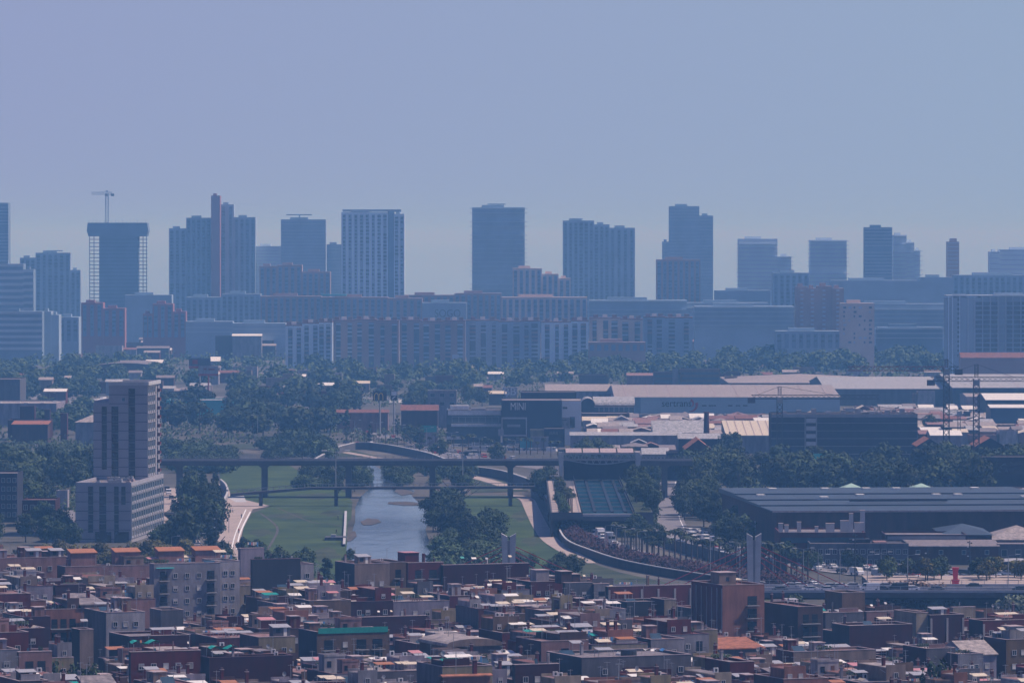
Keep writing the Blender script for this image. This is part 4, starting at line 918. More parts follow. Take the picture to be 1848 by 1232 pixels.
# the white logistics warehouse
T = H('logistics_warehouse','very long pale blue warehouse with lettering and a red swoosh on its wall',1110,1516,717,3210,190,4.5,'gx','wall_lilac','roof_pale',seams=10)
wallof(T).data.materials[0] = mat('blue_cladding', (.27,.36,.42), .6, .08, .1)
z = at(1110,717,3210).z; K = 3210/FPX
b = MB(); b.box(0,46*K,-.3,-.004,-.3,z-.05,mat('steel_blue',(.12,.19,.25),.6,.1)); b.obj('cladding_panel', T)
letters('sertrans', 5.6, 'glass_dark', T, ((1221-1110)*K,-.4,z-3.4), .92)
b = MB(); cx = (1246-1110)*K; cz = z-4.2
for (r,a0,a1,t,ex) in ((3.6,-100,30,.9,(0,0)),(2.2,-60,80,.8,(-.6,.8))):
    pts = [(cx+ex[0]+r*cos(R(a)),cz+ex[1]+r*sin(R(a))) for a in range(a0,a1,10)]
    for k,(p,q) in enumerate(zip(pts,pts[1:])): b.bar((p[0],-.4,p[1]),(q[0],-.4,q[1]),.2,'red_steel',1.6*t*(k+2)/len(pts)+.2)
b.obj('emblem', T)
for px in (1271,1283,1288,1318,1332,1345): ob('window', winmesh('glass',2.8,1.0), T, ((px-1110)*K,-.004,z-4.6))
T = H('logistics_warehouse','shorter pale warehouse with the same lettering left of the long blue one',985,1106,706,3330,80,3,'gx','wall_lilac','roof_pale')
letters('sertrans', 2.6, 'wall_slate', T, ((1092-985)*3330/FPX,-.3,at(985,706,3330).z-2.2), .9)
b = MB(); b.bar(((1104-985)*3330/FPX-1.4,-.3,at(985,706,3330).z-3.6),((1104-985)*3330/FPX,-.3,at(985,706,3330).z-1.2),.2,'red_steel',1.0); b.obj('emblem', T)
H('warehouse','arch roofed hall with a row of tall windows left of the blue warehouse',1072,1144,731,3060,34,4.0,'arch','wall_beige','roof_silver',win=(8,1,3.0,3.2,4,'glass'))
H('warehouse','dark half round hangar beside the showroom',1050,1072,731,3055,34,3.6,'archy','wall_slate','roof_silver')
H('warehouse','plain brown walled shed below the arch roofed hall',1050,1136,748,2990,30,1,'flat','wall_brown','roof_gravel')
H('warehouse','dark flat hall directly behind the black showroom',940,1040,710,2900,30,1,'flat','wall_slate','roof_gravel')
H('warehouse','cream hip roofed warehouse with a brick cube near the far right trees',1316,1590,691,3560,150,4.0,'hip','wall_beige','roof_pale')
H('warehouse','large grey roofed warehouse right of the blue warehouse',1490,1730,702,3350,180,5.0,'gx','wall_grey','roof_silver')
T=H('warehouse','biggest grey warehouse with a sunlit roof corner behind the tall cranes',1720,1960,700,3300,200,5.5,'gx','wall_slate','roof_silver',seams=3)
H('warehouse','white roofed shed behind the right crane',1745,1960,716,3180,50,1.2,'gx','wall_lilac','roof_pale')
H('warehouse','pale gable roofed warehouse above the dark blue hall at the right edge',1780,1960,722,3080,60,2.8,'gx','wall_slate','sheet_white')
T=H('warehouse','dark blue hall with a white saw edge at the right side',1788,1960,736,2900,30,1.2,'gx','wall_slate','sheet_white')
wallof(T).data.materials[0] = mat('navy_cladding', (.03,.06,.11), .6, .1, .1)
H('factory_shed','white ridged roof shed in front of the tree belt',1312,1398,786,2620,56,5.0,'mono','wall_pale_grey','sheet_cream',seams=6,group=None)
H('factory_shed','long grey shed with a pale roof line behind the poplars',1030,1230,786,2640,22,1.2,'gx','wall_lilac','roof_silver')
H('factory_shed','grey gabled shed beside the brick chimney',1180,1275,782,2700,36,5.0,'saw','wall_brown','roof_silver')
H('factory_shed','dark gabled shed with grey ridge roof right of the long grey shed',1225,1300,792,2560,22,2.0,'gx','wall_slate','roof_silver')
H('gable_house','brown gabled warehouse with a broken orange tiled roof',1238,1283,812,2330,34,4.2,'gy','wall_brown','roof_orange_tile',cat='house')
H('gable_house','small house with green wall and pink roof edge left of the gabled warehouse',1204,1238,819,2340,18,1,'flat','wall_slate','roof_pale',cat='house')
H('workshop','white workshop with a row of windows right of the truss canopy',1160,1206,820,2380,24,2.2,'gx','wall_white','roof_silver',cat='workshop',win=(7,1,1.0,2.4,3,'dark'))
H('workshop','low dark roofed shed behind the truss canopy',1124,1168,806,2480,18,1.6,'hip','wall_grey','roof_gravel',cat='workshop')
H('gable_house','orange tiled gabled house right of the netted block',1656,1698,806,2420,30,3.4,'gy','wall_slate','roof_orange_tile',cat='house')
H('gable_house','orange tiled gabled house at the foot of the right crane',1762,1812,806,2380,30,3.6,'gy','wall_slate','roof_orange_tile',cat='house')
H('gable_house','white roofed shed with blue end wall near the right crane',1680,1735,786,2600,24,2.0,'gx','wall_lilac','sheet_white',cat='house')
# office with bands behind the warehouse and neighbours
T=H('office_block','brown office block with dark ribbon windows behind the blue warehouse',1228,1299,668,3720,24,1,'flat','wall_tan','roof_gravel',cat='building',bands=(4,'glass_blue',1.6,3.3,1.2))
T=H('office_block','lower wing with a pale stair shaft left of the brown office block',1180,1228,673,3722,22,1,'flat','wall_brown','roof_gravel',cat='building',bands=(3,'glass_blue',1.6,3.3,1.2))
b = MB(); z_=at(1180,668,3722).z; b.box(12,16,-.5,-.004,-.3,z_+1,'wall_pale_grey'); b.obj('stair_shaft', T)
H('warehouse','pink walled store left of the brown office wing',1132,1182,678,3760,20,1.5,'gx','wall_pink','roof_pink_tile')
H('warehouse','dull brown store with a white roof edge near the far trees',1046,1098,678,3780,26,1,'flat','wall_brown','roof_silver')
# brick chimney
p = G(1275,838); T = thing('chimney_stack','tall dark brick factory chimney between the low sheds','chimney',(at(1275,745,2650).x,2650,0)); b = MB(); z=at(1275,745,2650).z; b.cyl(0,0,-.3,z,1.6,1.15,'wall_dark_brick',12); b.cyl(0,0,z,z+.5,1.4,1.4,'wall_brick',12); b.obj('shaft',T)
# carpet of small workshops
r2 = random.Random(21); n = 0
zones = ((1050,1250,752,778,2950,3150),(1250,1420,748,778,2850,3200),(1140,1400,728+20,750,3100,3200),(1560,1860,722,770,2750,3250))
rowd = 3190; k = 0; SHED = []
while rowd > 2720:
    for (a,e) in (((1052,1400),(1660,1900)) if rowd < 2870 else ((1052,1900),)):
        px = a+r2.uniform(0,20)
        while px < e:
            w = r2.uniform(16,52); hgt = r2.uniform(3.2,6.0) if rowd < 2930 else r2.uniform(2.6,3.8)
            yy = proj(at(px,700,rowd).x,rowd,hgt)[1]
            if not (1095 < px+w and px < 1525 and rowd > 3050):
                ro = r2.choices(['roof_pale','sheet_white','roof_pink_tile','roof_silver','sheet_cream','roof_terracotta','roof_gravel'],[4,2.0,2,3,1.5,2,2])[0]
                wa = r2.choice(['wall_brown','wall_pink','wall_grey','wall_white','wall_brick','wall_pale_grey','wall_beige'])
                kd = r2.choice(['gx','flat','mono','gx','saw','gy'])
                T = H('workshop_shed','x',px,px+w-2,yy,rowd,r2.uniform(14,22),r2.uniform(1,2.0),kd,wa,ro,cat='shed',group='low sheds of the industrial district')
                SHED.append((T,px+w/2,yy,wa,ro,kd)); n += 1
            px += w+r2.choice([0,3,8])
    rowd -= r2.uniform(27,36)
RN = {'roof_pale':'pale','sheet_white':'bright white','roof_pink_tile':'pink','roof_silver':'silver','sheet_cream':'cream','roof_terracotta':'terracotta','roof_gravel':'grey gravel','roof_orange_tile':'orange','roof_red_tile':'red'}
LM = [(1110,'the showrooms'),(1200,'the long blue warehouse'),(1275,'the brick chimney'),(1360,'the ridged white shed'),(1520,'the netted block'),(1708,'the tall mast crane'),(1762,'the right hand crane'),(1850,'the dark blue hall')]
def autolabel(L, tail, LM):
    seen = {}
    for (T,px,py,wa,ro,kd) in L:
        n_ = min(LM, key=lambda q: abs(q[0]-px))
        lab = f"{RN.get(ro,'grey')} {({'gx':'ridge','gy':'gabled','mono':'sloping','saw':'sawtooth','flat':'flat'}).get(kd,kd)} roofed {WORD[wa[5:]]} {tail} near {n_[1]}"
        seen.setdefault(lab,[]).append((py,px,T))
    for lab,Q in seen.items():
        Q.sort(key=lambda t:(-t[0],t[1]))
        for i,(a,c_,T) in enumerate(Q):
            T['label'] = lab if len(Q)==1 else ['nearest ','second nearest ','third nearest ','fourth nearest ','fifth nearest ','sixth nearest '][min(i,5)]+lab
autolabel(SHED,'shed',LM)
print('SHEDS', n)
r2 = random.Random(44); EX = []
for (px,w,yy,D) in ((1052,30,806,2600),(1092,26,812,2540),(1122,34,822,2440),(1060,40,822,2470),(1160,30,806,2520),(1192,26,812,2500),(1235,30,800,2610),(1140,26,800,2580)):
    wa, ro, kd = r2.choice(['wall_beige','wall_grey','wall_brown','wall_pink']), r2.choice(['roof_silver','roof_pale','roof_gravel','roof_pink_tile']), r2.choice(['gx','mono','gy'])
    EX.append((H('workshop_shed','x',px,px+w,yy,D,14,1.6,kd,wa,ro,cat='shed',group='sheds between the canopy and the long grey shed'),px,yy,wa,ro,kd))
autolabel(EX,'small shed',[(1060,'the canopy left end'),(1150,'the canopy right end'),(1220,'the gabled warehouse')])
# left middle distance
H('red_school','dark red clustered building with flat roofs left of the tower',14,88,760,2780,24,1,'flat','wall_dark_brick','roof_terracotta',cat='building')
H('red_school','tall dark red block on top of the clustered red building',36,62,735,2800,10,1,'flat','wall_dark_brick','roof_red_tile',cat='building')
H('red_school','slim dark red tower beside the clustered red building',80,90,741,2790,6,1,'flat','wall_dark_brick','roof_red_tile',cat='building')
H('red_school','separate small red cube right of the clustered red building',109,121,748,2770,6,1,'flat','wall_brick','roof_red_tile',cat='building')
H('red_school','terracotta canopy roof in front of the clustered red building',22,86,766,2740,16,1.2,'mono','wall_brown','roof_orange_tile',cat='building')
H('sports_hall','wide pale grey hall with cluttered roof behind the red building',-40,102,730,2980,60,1,'flat','wall_lilac','roof_pale',cat='hall',skyl=6)
H('sports_hall','grey hall with an arched dark roof at the far left',-50,36,686,3200,40,1,'flat','wall_grey','roof_gravel',cat='hall')
H('sports_hall','pale shell roof hall half hidden behind the tower',136,190,762,2700,30,3.2,'hip','wall_pale_grey','roof_pale',cat='hall')
H('storehouse','dark brick row house with beige end at the left below the trees',40,100,905,1960,20,1,'flat','wall_dark_brick','roof_terracotta',cat='building',win=(5,1,1.4,1.8,3,'dark'))
H('apartment_block','dark navy block cut by the left picture edge with white roof rim',-70,31,857,1990,24,1,'flat','wall_slate','roof_gravel',cat='building',win=(10,5,1.3,1.6,3.0,'glass'))
H('kiosk','white box van sized cabin beside the podium of the tower',102,122,888,2085,8,1,'flat','wall_white','roof_silver',cat='cabin')
H('retail_hall','blue fronted long store under the two part billboard',300,420,724,3150,40,1,'flat','sheet_teal','roof_silver',cat='store')
H('retail_hall','brown curved roof hall behind the groves at left',158,292,668,4000,90,5.0,'archy','wall_brown','roof_gravel',cat='hall')
H('retail_hall','small white roofed hall at the right end of the brown curved hall',262,292,655,4150,30,2,'gx','wall_grey','sheet_white',cat='hall')
H('retail_hall','bright white tent roof behind the two part billboard',380,396,652,4100,20,3,'gx','wall_white','sheet_white',cat='tent')
# ---------------------------------------------------------------- far skyline
RW_ = random.Random(17)
def tower(name, label, segs, D, depth=26, wall='far_wall', style='floors', pitch=3.3, cat='tower block', rot=0, slabm='far_slab', y_ref=None, strip='far_glass', extra=None):
    x_min = min(s[0] for s in segs); K = D/FPX; ox = at(x_min,500,D).x
    T = thing(name, label, cat, (ox,D,0), rot)
    for i,(a,e,yt) in enumerate(segs):
        z = at(a,yt,D).z; x0 = (a-x_min)*K; x1 = (e-x_min)*K; yo = (i%3)*.9
        ins = 1.6 if style == 'balconies' else 0; b = MB(); b.box(x0+(ins if i == 0 else 0),x1-(ins if i == len(segs)-1 else 0),yo,depth-yo*.5,-.3,z,wall); b.obj('wall', T)
        b = MB(); b.box(x0+(x1-x0)*.2,x0+(x1-x0)*.6,6,14,z,z+2.2,wall); b.obj('roof_plant', T)
        if style == 'floors' or style == 'balconies':
            p = pitch*(1.15 if (x1-x0) < 12 else 1); n = int((z-18)/p); ov = 1.9 if style == 'balconies' else .15
            for j in range(min(n,34)):
                zz = z-1.0-p*j
                if RW_.random() < .12: continue
                b = MB(); b.box(x0-(min(ov,.6) if i == 0 else 0),x1+(min(ov,.6) if i == len(segs)-1 else 0),yo-ov,yo-.004,zz-.5,zz,slabm)
                if ov > .5:
                    if i == 0: b.box(x0-.6,x0+ins-.004,yo,yo+6,zz-.5,zz,slabm)
                    if i == len(segs)-1: b.box(x1-ins+.004,x1+.6,yo,yo+6,zz-.5,zz,slabm)
                b.obj('floor_slab', T)
        if style == 'bands':
            zz = z
            while zz > 10: b = MB(); b.box(x0-.3,x1+.3,yo-.5,yo-.004,zz-pitch*.45,zz,slabm); b.obj('white_band', T); zz -= pitch
        if style == 'columns':
            n = max(2,int((x1-x0)/5)); p = pitch
            for j in range(n):
                xc = x0+(x1-x0)*(j+.5)/n; b = MB(); b.box(xc-1.5,xc+1.5,yo-.12,yo-.003,16,z-2.0,'far_dark' if wall != 'far_pale' else 'far_wall'); zz = z-3.2
                hw_ = RW_.uniform(.8,1.7)
                while zz > 20:
                    if RW_.random() < .85: b.box(xc-hw_,xc+hw_*RW_.choice([1,1,.3]),yo-.25,yo-.004,zz-RW_.choice([1.5,1.5,1.1,2.2]),zz,strip)
                    zz -= p
                b.obj('window_column', T)
    return T
for nme, c in {'far_wall':(.15,.17,.20),'far_pale':(.30,.31,.34),'far_dark':(.09,.11,.14),'far_red':(.17,.08,.085),'far_brown':(.19,.14,.13),'far_slab':(.22,.22,.235),'far_slab_dark':(.06,.075,.095),'far_glass':(.05,.055,.065),'far_beige':(.34,.27,.23)}.items(): mat(nme, tuple(x*q_ for x,q_ in zip(c,(1.9,2.2,2.35))) if nme not in ('far_red','far_brown','far_beige') else tuple(x*1.7 for x in c), .8, .15, .04)  # far walls lightened, most also blued, to paint in distance haze
TW = tower
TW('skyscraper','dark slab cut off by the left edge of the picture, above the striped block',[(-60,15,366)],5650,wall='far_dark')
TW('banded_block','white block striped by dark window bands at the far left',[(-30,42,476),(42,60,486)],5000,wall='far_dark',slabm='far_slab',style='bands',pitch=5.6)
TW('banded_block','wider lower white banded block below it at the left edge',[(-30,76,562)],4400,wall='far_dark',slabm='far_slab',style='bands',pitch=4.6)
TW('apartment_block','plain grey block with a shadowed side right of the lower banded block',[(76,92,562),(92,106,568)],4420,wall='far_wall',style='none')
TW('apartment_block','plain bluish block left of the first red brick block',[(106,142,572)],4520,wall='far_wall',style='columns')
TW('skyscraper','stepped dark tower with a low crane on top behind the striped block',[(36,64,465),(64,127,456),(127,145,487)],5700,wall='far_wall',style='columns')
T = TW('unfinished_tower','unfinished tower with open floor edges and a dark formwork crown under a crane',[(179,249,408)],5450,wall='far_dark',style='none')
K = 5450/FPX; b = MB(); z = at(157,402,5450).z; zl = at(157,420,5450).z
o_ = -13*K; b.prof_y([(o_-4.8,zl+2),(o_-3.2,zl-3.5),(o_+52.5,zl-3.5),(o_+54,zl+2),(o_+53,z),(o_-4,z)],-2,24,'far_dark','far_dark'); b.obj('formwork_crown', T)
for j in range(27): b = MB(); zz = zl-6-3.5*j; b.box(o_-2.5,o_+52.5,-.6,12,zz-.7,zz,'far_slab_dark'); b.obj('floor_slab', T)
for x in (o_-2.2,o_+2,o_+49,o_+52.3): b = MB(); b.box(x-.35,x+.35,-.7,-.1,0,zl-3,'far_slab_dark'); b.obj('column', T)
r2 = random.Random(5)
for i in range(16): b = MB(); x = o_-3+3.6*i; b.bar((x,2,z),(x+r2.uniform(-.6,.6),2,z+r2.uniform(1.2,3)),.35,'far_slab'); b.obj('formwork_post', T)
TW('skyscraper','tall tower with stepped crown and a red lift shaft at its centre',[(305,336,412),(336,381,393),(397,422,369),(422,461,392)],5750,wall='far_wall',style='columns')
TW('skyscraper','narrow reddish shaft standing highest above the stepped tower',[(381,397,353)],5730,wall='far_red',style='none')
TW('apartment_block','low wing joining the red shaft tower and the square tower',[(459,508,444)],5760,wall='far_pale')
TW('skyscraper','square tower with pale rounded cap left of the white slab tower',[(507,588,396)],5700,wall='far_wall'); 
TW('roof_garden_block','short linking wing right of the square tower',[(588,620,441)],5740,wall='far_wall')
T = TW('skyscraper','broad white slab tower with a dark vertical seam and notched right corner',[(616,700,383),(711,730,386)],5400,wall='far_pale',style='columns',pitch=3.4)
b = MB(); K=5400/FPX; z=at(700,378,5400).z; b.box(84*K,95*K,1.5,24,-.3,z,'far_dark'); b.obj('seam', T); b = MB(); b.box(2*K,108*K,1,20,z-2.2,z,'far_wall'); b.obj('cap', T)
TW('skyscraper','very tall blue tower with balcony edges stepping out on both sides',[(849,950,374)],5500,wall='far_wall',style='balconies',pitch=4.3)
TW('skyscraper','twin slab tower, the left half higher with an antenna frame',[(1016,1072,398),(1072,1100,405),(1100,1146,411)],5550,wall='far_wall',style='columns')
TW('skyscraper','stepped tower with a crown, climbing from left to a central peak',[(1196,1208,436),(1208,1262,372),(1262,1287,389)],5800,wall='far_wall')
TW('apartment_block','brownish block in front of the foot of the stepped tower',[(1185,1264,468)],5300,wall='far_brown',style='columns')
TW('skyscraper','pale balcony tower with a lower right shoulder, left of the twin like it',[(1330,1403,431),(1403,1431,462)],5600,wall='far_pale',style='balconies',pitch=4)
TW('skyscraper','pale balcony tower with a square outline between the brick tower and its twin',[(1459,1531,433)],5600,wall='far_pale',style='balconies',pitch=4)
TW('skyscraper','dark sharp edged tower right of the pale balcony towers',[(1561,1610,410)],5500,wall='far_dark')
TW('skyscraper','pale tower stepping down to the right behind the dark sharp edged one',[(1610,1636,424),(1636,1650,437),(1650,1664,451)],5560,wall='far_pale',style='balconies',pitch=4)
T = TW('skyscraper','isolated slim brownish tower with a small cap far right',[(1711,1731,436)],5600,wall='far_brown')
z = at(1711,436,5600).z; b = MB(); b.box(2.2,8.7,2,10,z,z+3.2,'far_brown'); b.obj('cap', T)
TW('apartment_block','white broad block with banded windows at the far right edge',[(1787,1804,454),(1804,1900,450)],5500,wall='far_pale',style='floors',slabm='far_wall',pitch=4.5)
# second line of blocks
SL = [
 ('red brick block with a high left part, first of the two red blocks',[(146,186,546),(186,225,556)],4750,'far_red','columns'),
 ('red brick block right of the first one, partly hidden by trees',[(258,275,566),(275,312,548),(312,335,562)],4700,'far_red','columns'),
 ('low grey warehouse block between the unfinished tower and stepped tower',[(225,310,532)],5100,'far_wall','none'),
 ('long grey block below the stepped tower',[(335,400,536),(400,470,530)],5150,'far_wall','columns'),
 ('reddish block under the square tower',[(468,500,480),(500,545,478),(545,596,490)],5300,'far_brown','columns'),
 ('long block with a turquoise roof strip below the white slab tower',[(470,580,534),(580,700,536),(700,762,538)],4950,'far_brown','columns'),
 ('long block with four square stair heads between the white tower and the tall blue tower',[(730,820,532),(820,905,529)],5050,'far_brown','columns'),
 ('pale stepped block below the tall blue tower',[(925,978,484),(978,1008,494),(1008,1030,502)],5250,'far_beige','columns'),
 ('pale long block with red roof bits right of the sign',[(905,1060,536)],4900,'far_beige','columns'),
 ('long low dark row below the twin slab tower',[(1060,1240,541),(1240,1390,546)],4850,'far_wall','balconies'),
 ('grey block right of the stepped tower foot',[(1290,1390,524)],5200,'far_wall','none'),
 ('grey block with pink roof edge between the pale balcony towers',[(1395,1460,492)],5150,'far_wall','columns'),
 ('long dark terrace with orange gable ends across the right skyline',[(1500,1660,506),(1660,1720,500)],5050,'far_wall','none'),
 ('long terrace with cream roofs running to the right picture edge',[(1720,1900,496)],5100,'far_wall','columns'),
 ('broad middle terrace with pale roofs behind the brick tower',[(1524,1710,548)],4700,'far_wall','balconies'),
 ('low block in front of the brick tower with a thin white roof line',[(1400,1518,597)],4250,'far_wall','columns'),
 ('dark row with white roof spots left of the brick tower',[(1250,1436,552)],4600,'far_wall','balconies'),
 ('low dark row below the broad middle terrace',[(1580,1705,590)],4350,'far_dark','balconies'),
 ('low white terrace behind the left groves',[(335,420,580),(420,515,583)],4600,'far_wall','floors'),
]
for lab, sg, D, w, st in SL: TW('apartment_block', lab, sg, D, 22, w, st, 3.6, 'building')
for (x0,x1,y,D,m,n,lab) in ((580,625,532,4940,'sheet_teal','awning','turquoise strip of roofing on the long block below the white slab tower'),):
    T = thing('roof_strip', lab, 'roof', (at(x0,y,D).x,D,at(x0,y+2,D).z)); b = MB(); b.box(0,(x1-x0)*D/FPX,-1,12,0,1.4,m); b.obj('sheet', T)
# SOGO sign
T = thing('roof_sign','dark hotel name sign in serif letters high among the far blocks','sign',(at(808,566,4700).x,4700,at(808,566,4700).z))
letters('SOGO', 9.0, 'far_glass', T, (0,-1,0), .85); b = MB(); b.box(-11,11,-.4,0,-5.5,-4.9,'far_glass'); b.obj('sign_frame', T)
TW('hotel_block','grey hotel block that carries the dark name sign',[(762,842,546)],4702,20,'far_wall','none',cat='building')
# the long slab estate
EST = [((515,545,588),(545,575,584),(575,600,582)),((600,640,579),(640,680,578),(680,720,580)),((722,760,579),(760,800,581),(800,840,580)),((842,900,579),(900,940,581),(940,975,580)),((977,1030,582),(1030,1062,580)),((1064,1120,575),(1120,1160,577)),((1162,1200,573),(1200,1250,574))]
ESTL = ['leftmost slab of the long estate, striped white and dark','second slab of the long estate, brown with dark balconies','third slab of the long estate, under the hotel sign','fourth slab of the long estate, below the tall blue tower','fifth slab of the long estate, with bare grey end walls','sixth slab of the long estate, behind a low red roofed block','rightmost slab of the long estate, highest roofline']
for k,(sg,lab) in enumerate(zip(EST,ESTL)):
    D = 4300+(k%2)*25; K = D/FPX; ox = at(sg[0][0],580,D).x; T = thing('apartment_slab', lab, 'building', (ox,D,0), 0, 'slabs of the long housing estate')
    for (a,e,yt) in sg:
        z = at(a,yt,D).z; x0=(a-sg[0][0])*K; x1=(e-sg[0][0])*K
        b = MB(); b.box(x0,x1,0,16,-.3,z,['far_pale','far_brown','far_brown','far_wall','far_pale','far_beige','far_wall'][k]); b.obj('wall', T)
        b = MB(); b.box(x0-.1,x1+.1,-.3,16,z,z+.9,'wall_pink'); b.obj('parapet', T)
        n = max(2,int((x1-x0)/7))
        for i in range(n):
            xc = x0+(x1-x0)*(i+.5)/n; xc += RW_.uniform(-.8,.8); wd = RW_.uniform(1.3,2.5) if k != 0 else 1.6; b = MB(); b.box(xc-wd,xc+wd,-.3,-.004,0,z-1.5,'far_glass')
            zz = z-2
            while zz > 8: b.box(xc-wd-.1,xc+wd+.1,-1.1,-.31,zz-1.0,zz,random.Random(int(xc*10+zz)).choice(['far_wall','far_slab','far_brown','far_glass','far_wall'])); zz -= 3.0
            b.obj('balcony_column', T)
        for i in range(3):
            xx = x0+(x1-x0)*(.2+.3*i); b = MB(); b.box(xx-1.8,xx+1.8,4,9,z+.9,z+3.0,['wall_pink','sheet_white','wall_beige'][i]); b.obj('roof_hut', T)
TW('apartment_block','low red roofed block in front of the sixth estate slab',[(1062,1165,617)],4150,14,'far_brown','columns',cat='building')
# brick tower + neighbour + big office
T = TW('brick_tower','dark brick apartment tower with white balcony columns, tallest of the right middle ground',[(1436,1458,517),(1458,1475,520),(1475,1502,516),(1502,1523,520)],4300,18,'far_brown','none',cat='building')
K = 4300/FPX
for px in (1447,1466,1487,1512):
    b = MB(); z = at(px,523,4300).z
    while z > 8: b.box((px-1436)*K-1.2,(px-1436)*K+1.2,-1.0,-.01,z-1.0,z,'far_slab'); z -= 3.2
    b.obj('balcony_column', T)
T = TW('beige_tower','shorter beige tower with irregular windows right of the brick tower',[(1517,1578,547)],4200,16,'far_beige','none',cat='building')
r2 = random.Random(9); z0 = at(1517,547,4200).z
for i in range(6):
    for j in range(9):
        if r2.random() < .6: b = MB(); x = 2+3.8*i; z = z0-2.5-3.2*j; b.box(x,x+r2.choice([1.2,2.2]),-.15,-.004,z-1.5,z,r2.choice(['far_glass','far_glass','far_slab'])); b.obj('window', T)
T = TW('office_slab','large office slab with a white grid of mullions at the right edge',[(1708,1770,537),(1770,1900,535)],3820,22,'far_wall','none',cat='building')
K = 3820/FPX; z0 = at(1708,535,3820).z
for i,px in enumerate((1712,1719,1732,1747,1759,1773,1787,1801,1802,1815,1828,1842,1856,1870)):
    b = MB(); b.box((px-1708)*K-.3,(px-1708)*K+.3,-.9,-.006,5,z0,'far_slab' if px > 1740 else 'far_pale'); b.obj('mullion', T)
for j in range(13): b = MB(); zz = z0-3.1*(j+1); b.box((1759-1708)*K,(1900-1708)*K,-.6,-.007,zz-.25,zz,'far_slab'); b.obj('floor_band', T)
for i in range(13):
    for (px) in (1731,):
        b = MB(); b.box((px-1708)*K-1.2,(px-1708)*K+.9,-.2,-.008,z0-3.1*i-3.0,z0-3.1*i-1.4,'far_glass'); b.obj('window', T)
for j in range(12):
    for i,px in enumerate((1761,1775,1789,1817,1830,1844)):
        b = MB(); b.box((px-1708)*K,(px-1708)*K+4.2,-.3,-.009,z0-3.1*(j+1)-2.6,z0-3.1*(j+1)-.5,'far_glass'); b.obj('window', T)
b = MB(); b.box(0,(1900-1708)*K,-.5,22,z0,z0+1.0,'far_slab'); b.obj('cornice', T)
H('terrace_house','terrace with long terracotta tiled roof in front of the office slab',1735,1900,646,3650,20,3.2,'gx','far_brown','roof_terracotta',cat='building')
# small roofs that glint among the far blocks
r2 = random.Random(31); FAR = []
for i in range(64):
    px = r2.uniform(0,1848); D = r2.uniform(4450,4900); hgt = r2.uniform(10,26) if px > 330 else r2.uniform(6,12)
    if 515 < px < 1260 and D < 4600: continue
    yy = proj(at(px,600,D).x,D,hgt)[1]; ro = r2.choice(['roof_pale','roof_silver','sheet_white','roof_terracotta','roof_pink_tile','roof_gravel']); wa = r2.choice(['wall_brown','wall_grey','wall_white','wall_brick','wall_beige','wall_pale_grey'])
    T = H('far_house','x',px,px+r2.uniform(18,60),yy,D,16,1.5,r2.choice(['flat','gx']),wa,ro,cat='building',group='small blocks among the far city')
    FAR.append((T,px,yy,wa,ro,'flat'))
for i in range(105):
    px = r2.choice([r2.uniform(0,520),r2.uniform(1250,1848),r2.uniform(400,1000)]); D = r2.uniform(3300,4000); hgt = r2.uniform(4,9)
    yy = proj(at(px,640,D).x,D,hgt)[1]; ro = r2.choice(['roof_pale','roof_silver','sheet_white','roof_terracotta','sheet_cream','roof_gravel']); wa = r2.choice(['wall_brown','wall_grey','wall_white','wall_brick','wall_beige'])
    T = H('far_house','x',px,px+r2.uniform(14,46),yy,D,14,1.5,r2.choice(['flat','gx']),wa,ro,cat='building',group='low buildings among the far trees')
    FAR.append((T,px,yy,wa,ro,'low'))
autolabel([q for q in FAR],'building',[(30,'the banded block'),(210,'the unfinished tower'),(380,'the red shaft tower'),(550,'the square tower'),(670,'the white slab tower'),(808,'the hotel sign'),(900,'the tall blue tower'),(1080,'the twin slab tower'),(1235,'the stepped tower'),(1366,'the left balcony tower'),(1480,'the brick tower'),(1585,'the dark sharp tower'),(1720,'the slim tower'),(1800,'the office slab')])

